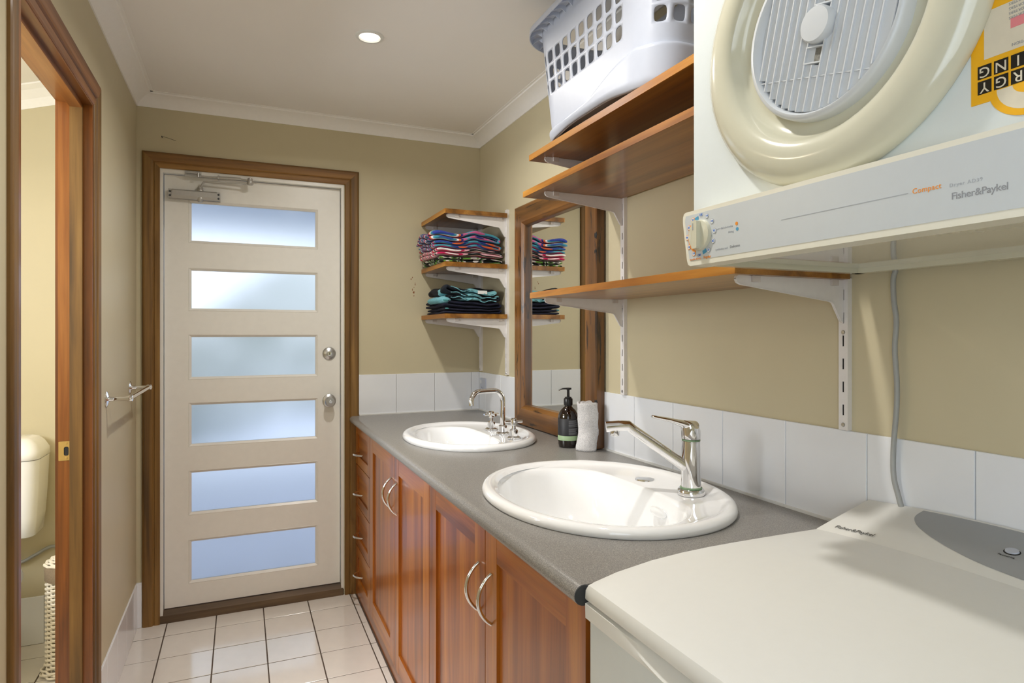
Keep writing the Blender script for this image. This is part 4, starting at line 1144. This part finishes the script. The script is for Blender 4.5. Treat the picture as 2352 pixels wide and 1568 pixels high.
text('ENERGY CONSUMPTION', .0046, M['textgrey'], lab, (lxx-.0009, .39, 1.6735), UX, UY, align='CENTER', ext=.0001)

# cord hanging from dryer down behind the washer
mk('power_cord', tube(smooth_path([(1.232, .868, 1.62), (1.233, .8655, 1.5033), (1.232, .8720, 1.4683), (1.231, .8700, 1.4231), (1.232, .8655, 1.3782), (1.231, .8683, 1.3246), (1.231, .8637, 1.2533), (1.231, .8646, 1.1996), (1.230, .870, 1.127), (1.2285, .8690, 1.0645), (1.2285, .8560, 1.0146), (1.23, .84, .95), (1.232, .84, .80)], 6), .0052, 12), M['cord'], dr, True)

# ------------------------------------------------------------------ washing machine
wy0, wy1 = .300, .929
wm = thing('washing_machine', (.88, .62, 0), 'white top-loading washing machine with grey control fascia under the dryer', 'washing machine')
def crown(x, y):
    k = max(0, min(1, (x-.6)/.6)); u = (y-.615)/.314
    return (.004+.013*k)*max(0, 1-u*u)*min(1, k*1.6)
XJ = 1.0785
def surf(x0, prof, ny=20, x1=None):
    pass
# cabinet body
mk('cabinet', boxes((.546, 1.225, wy0+.004, wy1-.003, .012, .872)), M['applcool'], wm, bevel=.006, seg=3)
for x in (.60, 1.17):
    for y in (.36, .87): mk('foot', lathe([(.022, 0), (.024, .006), (.015, .014)], (x, y, 0), 'z', 16), M['rubber'], wm)
# deck below the lid: band with scooped finger grip
bm = bmesh.new(); R = []; NYc = 30
for j in range(NYc+1):
    y = wy0+(wy1-wy0)*j/NYc
    u = (wy1-y)/(wy1-wy0); sc_ = max(0, min(1, (u-.13)/.25)); sc_ = sc_*sc_*(3-2*sc_)
    if u > .75: sc_ *= max(0, (1-u)/.25)
    top = .8985; drop = .020*sc_; inset = .016*sc_
    R.append([(.538, y, .872), (.5375, y, .890-drop), (.5375+inset, y, top-.002-drop*.5), (.545+inset*1.5, y, top), (1.23, y, top), (1.23, y, .872)])
n = 6
RV = [[bm.verts.new(p) for p in r] for r in R]
for a, b in zip(RV, RV[1:]):
    for k in range(n): bm.faces.new((a[k], a[(k+1) % n], b[(k+1) % n], b[k]))
bm.faces.new(RV[0]); bm.faces.new(RV[-1])
mk('top_deck', bm, M['appl'], wm, True, autos=30)
# lid
lp = [(.5385, .9035), (.5375, .906), (.5385, .919), (.5430, .9275), (.556, .9315), (.60, .9415), (.673, .9515), (.74, .9560), (.802, .9580), (.87, .9585), (.934, .9583), (1.01, .9578), (XJ-.001, .9570), (XJ-.001, .9010), (.56, .9010)]
def lidring(y, sh=0):
    return [(x+(0), y, z+(crown(x, y) if z > .92 else 0)-sh*(1 if z > .925 else 0)) for x, z in lp]
ys = [wy0, wy0+.0015]+[wy0+.004+(wy1-wy0-.008)*k/24 for k in range(25)]+[wy1-.0015, wy1]
mk('lid', loft([lidring(y, .0025 if y in (wy0, wy1) else (.0006 if y in (ys[1], ys[-2]) else 0)) for y in ys], cap0=True, cap1=True), M['appl'], wm, True, autos=35)
# console
cz = lambda x: .9570+(x-XJ)*.275
cpf = [(XJ+.0012, .9010), (XJ+.0012, cz(XJ)-.0012), (XJ+.003, cz(XJ)+.0002), (1.12, cz(1.12)), (1.17, cz(1.17)), (1.225, cz(1.225)), (1.234, cz(1.232)), (1.2385, cz(1.232)-.006), (1.2385, .90)]
cs = mk('console', loft([[(x, y, z+(crown(x, y) if z > .93 else 0)) for x, z in cpf] for y in [wy0+(wy1-wy0)*k/24 for k in range(25)]], cap0=True, cap1=True), M['appl'], wm, True, autos=35)
# grey fascia: curved shape lying on the console
def onc(x, y, h=.0005): return (x, y, cz(x)+crown(x, y)+h)
edge = [(1.222, .806), (1.205, .806), (1.190, .800), (1.172, .784), (1.155, .760), (1.138, .728), (1.121, .686), (1.108, .640), (1.101, .590), (1.099, .54), (1.101, .49), (1.112, .43), (1.13, .38), (1.16, .345), (1.222, .335)]
edge = [(p.x, p.y) for p in smooth_path([(a, b, 0) for a, b in edge], 4)]
bm = bmesh.new(); rows_ = []
for x, y in edge:
    rows_.append([bm.verts.new(onc(x+(1.2265-x)*k/6, y, .0006)) for k in range(7)])
for a, b in zip(rows_, rows_[1:]):
    for k in range(6): bm.faces.new((a[k], a[k+1], b[k+1], b[k]))
gp = mk('fascia', bm, M['greypanel'], cs, True, autos=180)
def disc_on(x, y, r, h, mat, nm, ry=None):
    ry = ry or r; s = .275
    pts = [(x+r*math.cos(t), y+ry*math.sin(t)) for t in [2*PI*k/24 for k in range(24)]]
    bm = bmesh.new(); A = [bm.verts.new(onc(a, b, .0004)) for a, b in pts]; B = [bm.verts.new(onc(x+(a-x)*.93, y+(b-y)*.93, h)) for a, b in pts]
    bm.faces.new(B)
    for k in range(24): bm.faces.new((A[k], A[(k+1) % 24], B[(k+1) % 24], B[k]))
    return mk(nm, bm, mat, cs, True, autos=50)
tx_, ty_ = Vector((0, -1, 0)), Vector((1, 0, .275))
def wtext(body, size, mat, x, y, run=.07, **k):
    d = Vector(onc(x, y-run))-Vector(onc(x, y+(run if k.get('align') else 0)))
    n_ = d.cross(Vector(ty_)); up = n_.cross(d)
    return text(body, size, mat, cs, onc(x, y, .0014), d, up, **k)
wtext('Fisher&Paykel', .0150, M['black'], 1.1005, .9010)
disc_on(1.162, .6185, .0098, .0014, M['dark'], 'button_ring', .0125); disc_on(1.162, .6185, .0080, .0035, M['white2'], 'button', .0105)
disc_on(1.196, .590, .0125, .0014, M['dark'], 'button_ring', .0165); disc_on(1.196, .590, .0110, .0035, M['bluebtn'], 'power_button', .015)
wtext('Favourite', .0065, M['black'], 1.146, .6185, align='CENTER', ext=.0001)
wtext('Power', .0065, M['black'], 1.2145, .594, align='CENTER', ext=.0001)
wtext('Program', .0065, M['black'], 1.160, .575, align='CENTER', ext=.0001)
for k in range(4):
    disc_on(1.15, .56-k*.055, .0075, .0014, M['dark'], 'button_ring', .010); disc_on(1.15, .56-k*.055, .006, .0035, M['white2'], 'button', .0085)

# ------------------------------------------------------------------ toilet room things
to = thing('toilet', (-.955, 3.1, 0), 'white toilet with plastic cistern, seen through the open doorway', 'toilet')
def cis(zz, a, y0, y1, r): return [(x, y, zz) for x, y in rrect(-.955-a, -.955+a, y0, y1, r, 6)]
mk('cistern', loft([cis(.515, .165, 3.155, 3.325, .03), cis(.52, .172, 3.148, 3.328, .035), cis(.60, .181, 3.125, 3.33, .04), cis(.70, .189, 3.11, 3.33, .045), cis(.838, .196, 3.098, 3.33, .05)], cap0=True, cap1=True), M['ceramic'], to, True, autos=60)
mk('cistern_lid', loft([cis(.840, .196, 3.098, 3.33, .05), cis(.843, .199, 3.094, 3.332, .05), cis(.872, .197, 3.096, 3.33, .052), cis(.900, .180, 3.112, 3.325, .05), cis(.918, .160, 3.13, 3.32, .045), cis(.924, .14, 3.15, 3.30, .04)], cap0=True, cap1=True), M['ceramic'], to, True, autos=70)
def ov(zz, a, b, cyy): return [(x, y, zz) for x, y in sup(-.955, cyy, a, b, 2.2, 40)]
mk('pan', loft([ov(0, .10, .20, 3.02), ov(.03, .10, .20, 3.02), ov(.18, .11, .21, 2.99), ov(.30, .16, .25, 2.93), ov(.385, .18, .27, 2.90), ov(.40, .18, .27, 2.90)], cap0=True, cap1=True), M['ceramic'], to, True)
mk('seat_lid', loft([ov(.401, .185, .275, 2.90), ov(.412, .187, .277, 2.90), ov(.428, .180, .27, 2.90), ov(.433, .15, .24, 2.90)], cap0=True, cap1=True), M['white2'], to, True)
tag(mk('water_hose', tube(smooth_path([(-.95, 3.30, .42), (-.88, 3.315, .372), (-.82, 3.318, .395), (-.76, 3.318, .425), (-.70, 3.32, .405), (-.66, 3.33, .38)], 6), .007, 10), M['cord'], smooth=True, org=(-.8, 3.32, .4)), 'grey braided water hose along the wall beside the cistern', 'hose')
kx, ky = -.640, 3.03
bk = thing('wicker_holder', (kx, ky, 0), 'tall white wicker paper-roll holder with a taupe ribbon, just inside the doorway', 'basket')
def rad(z):
    return .078 if z < .03 else .067
bm = bmesh.new(); nst = 18; z = .012; row = 0
while z < .425:
    r0 = rad(z) + (.008*max(0, (.06-z)/.06))
    P = []
    for k in range(108):
        a = 2*PI*k/108; P.append((kx+(r0+.0046*math.cos(nst/2*a*2/2+(PI if row % 2 else 0)))*math.cos(a), ky+(r0+.0046*math.cos(nst/2*a*2/2+(PI if row % 2 else 0)))*math.sin(a), z))
    tube(P, .0042, 6, bm, closed=True); z += .0088; row += 1
o = mk('weave', bm, M['wicker'], bk, True); o['kind'] = 'stuff'
bm = bmesh.new()
for k in range(nst):
    a = 2*PI*(k+.5)/nst; tube([(kx+.066*math.cos(a), ky+.066*math.sin(a), .002), (kx+.066*math.cos(a), ky+.066*math.sin(a), .43)], .003, 5, bm)
o = mk('stakes', bm, M['wicker'], bk); o['kind'] = 'stuff'
mk('ribbon', lathe([(.073, .375), (.076, .38), (.0765, .43), (.073, .436)], (kx, ky, 0), 'z', 32, cap=False), M['taupe'], bk, True)
bm = bmesh.new()
for i in range(9):
    r0 = .074-.0085*i; zz = .440+.030*math.sin(min(1, i/7)*PI/2)
    tube([(kx+(r0+.002*math.cos(9*t))*math.cos(t), ky+(r0+.002*math.cos(9*t))*math.sin(t), zz+.002*math.cos(9*t+i*PI)) for t in [2*PI*k/72 for k in range(72)]], .0052, 6, bm, closed=True)
o = mk('lid', bm, M['wicker'], bk, True)
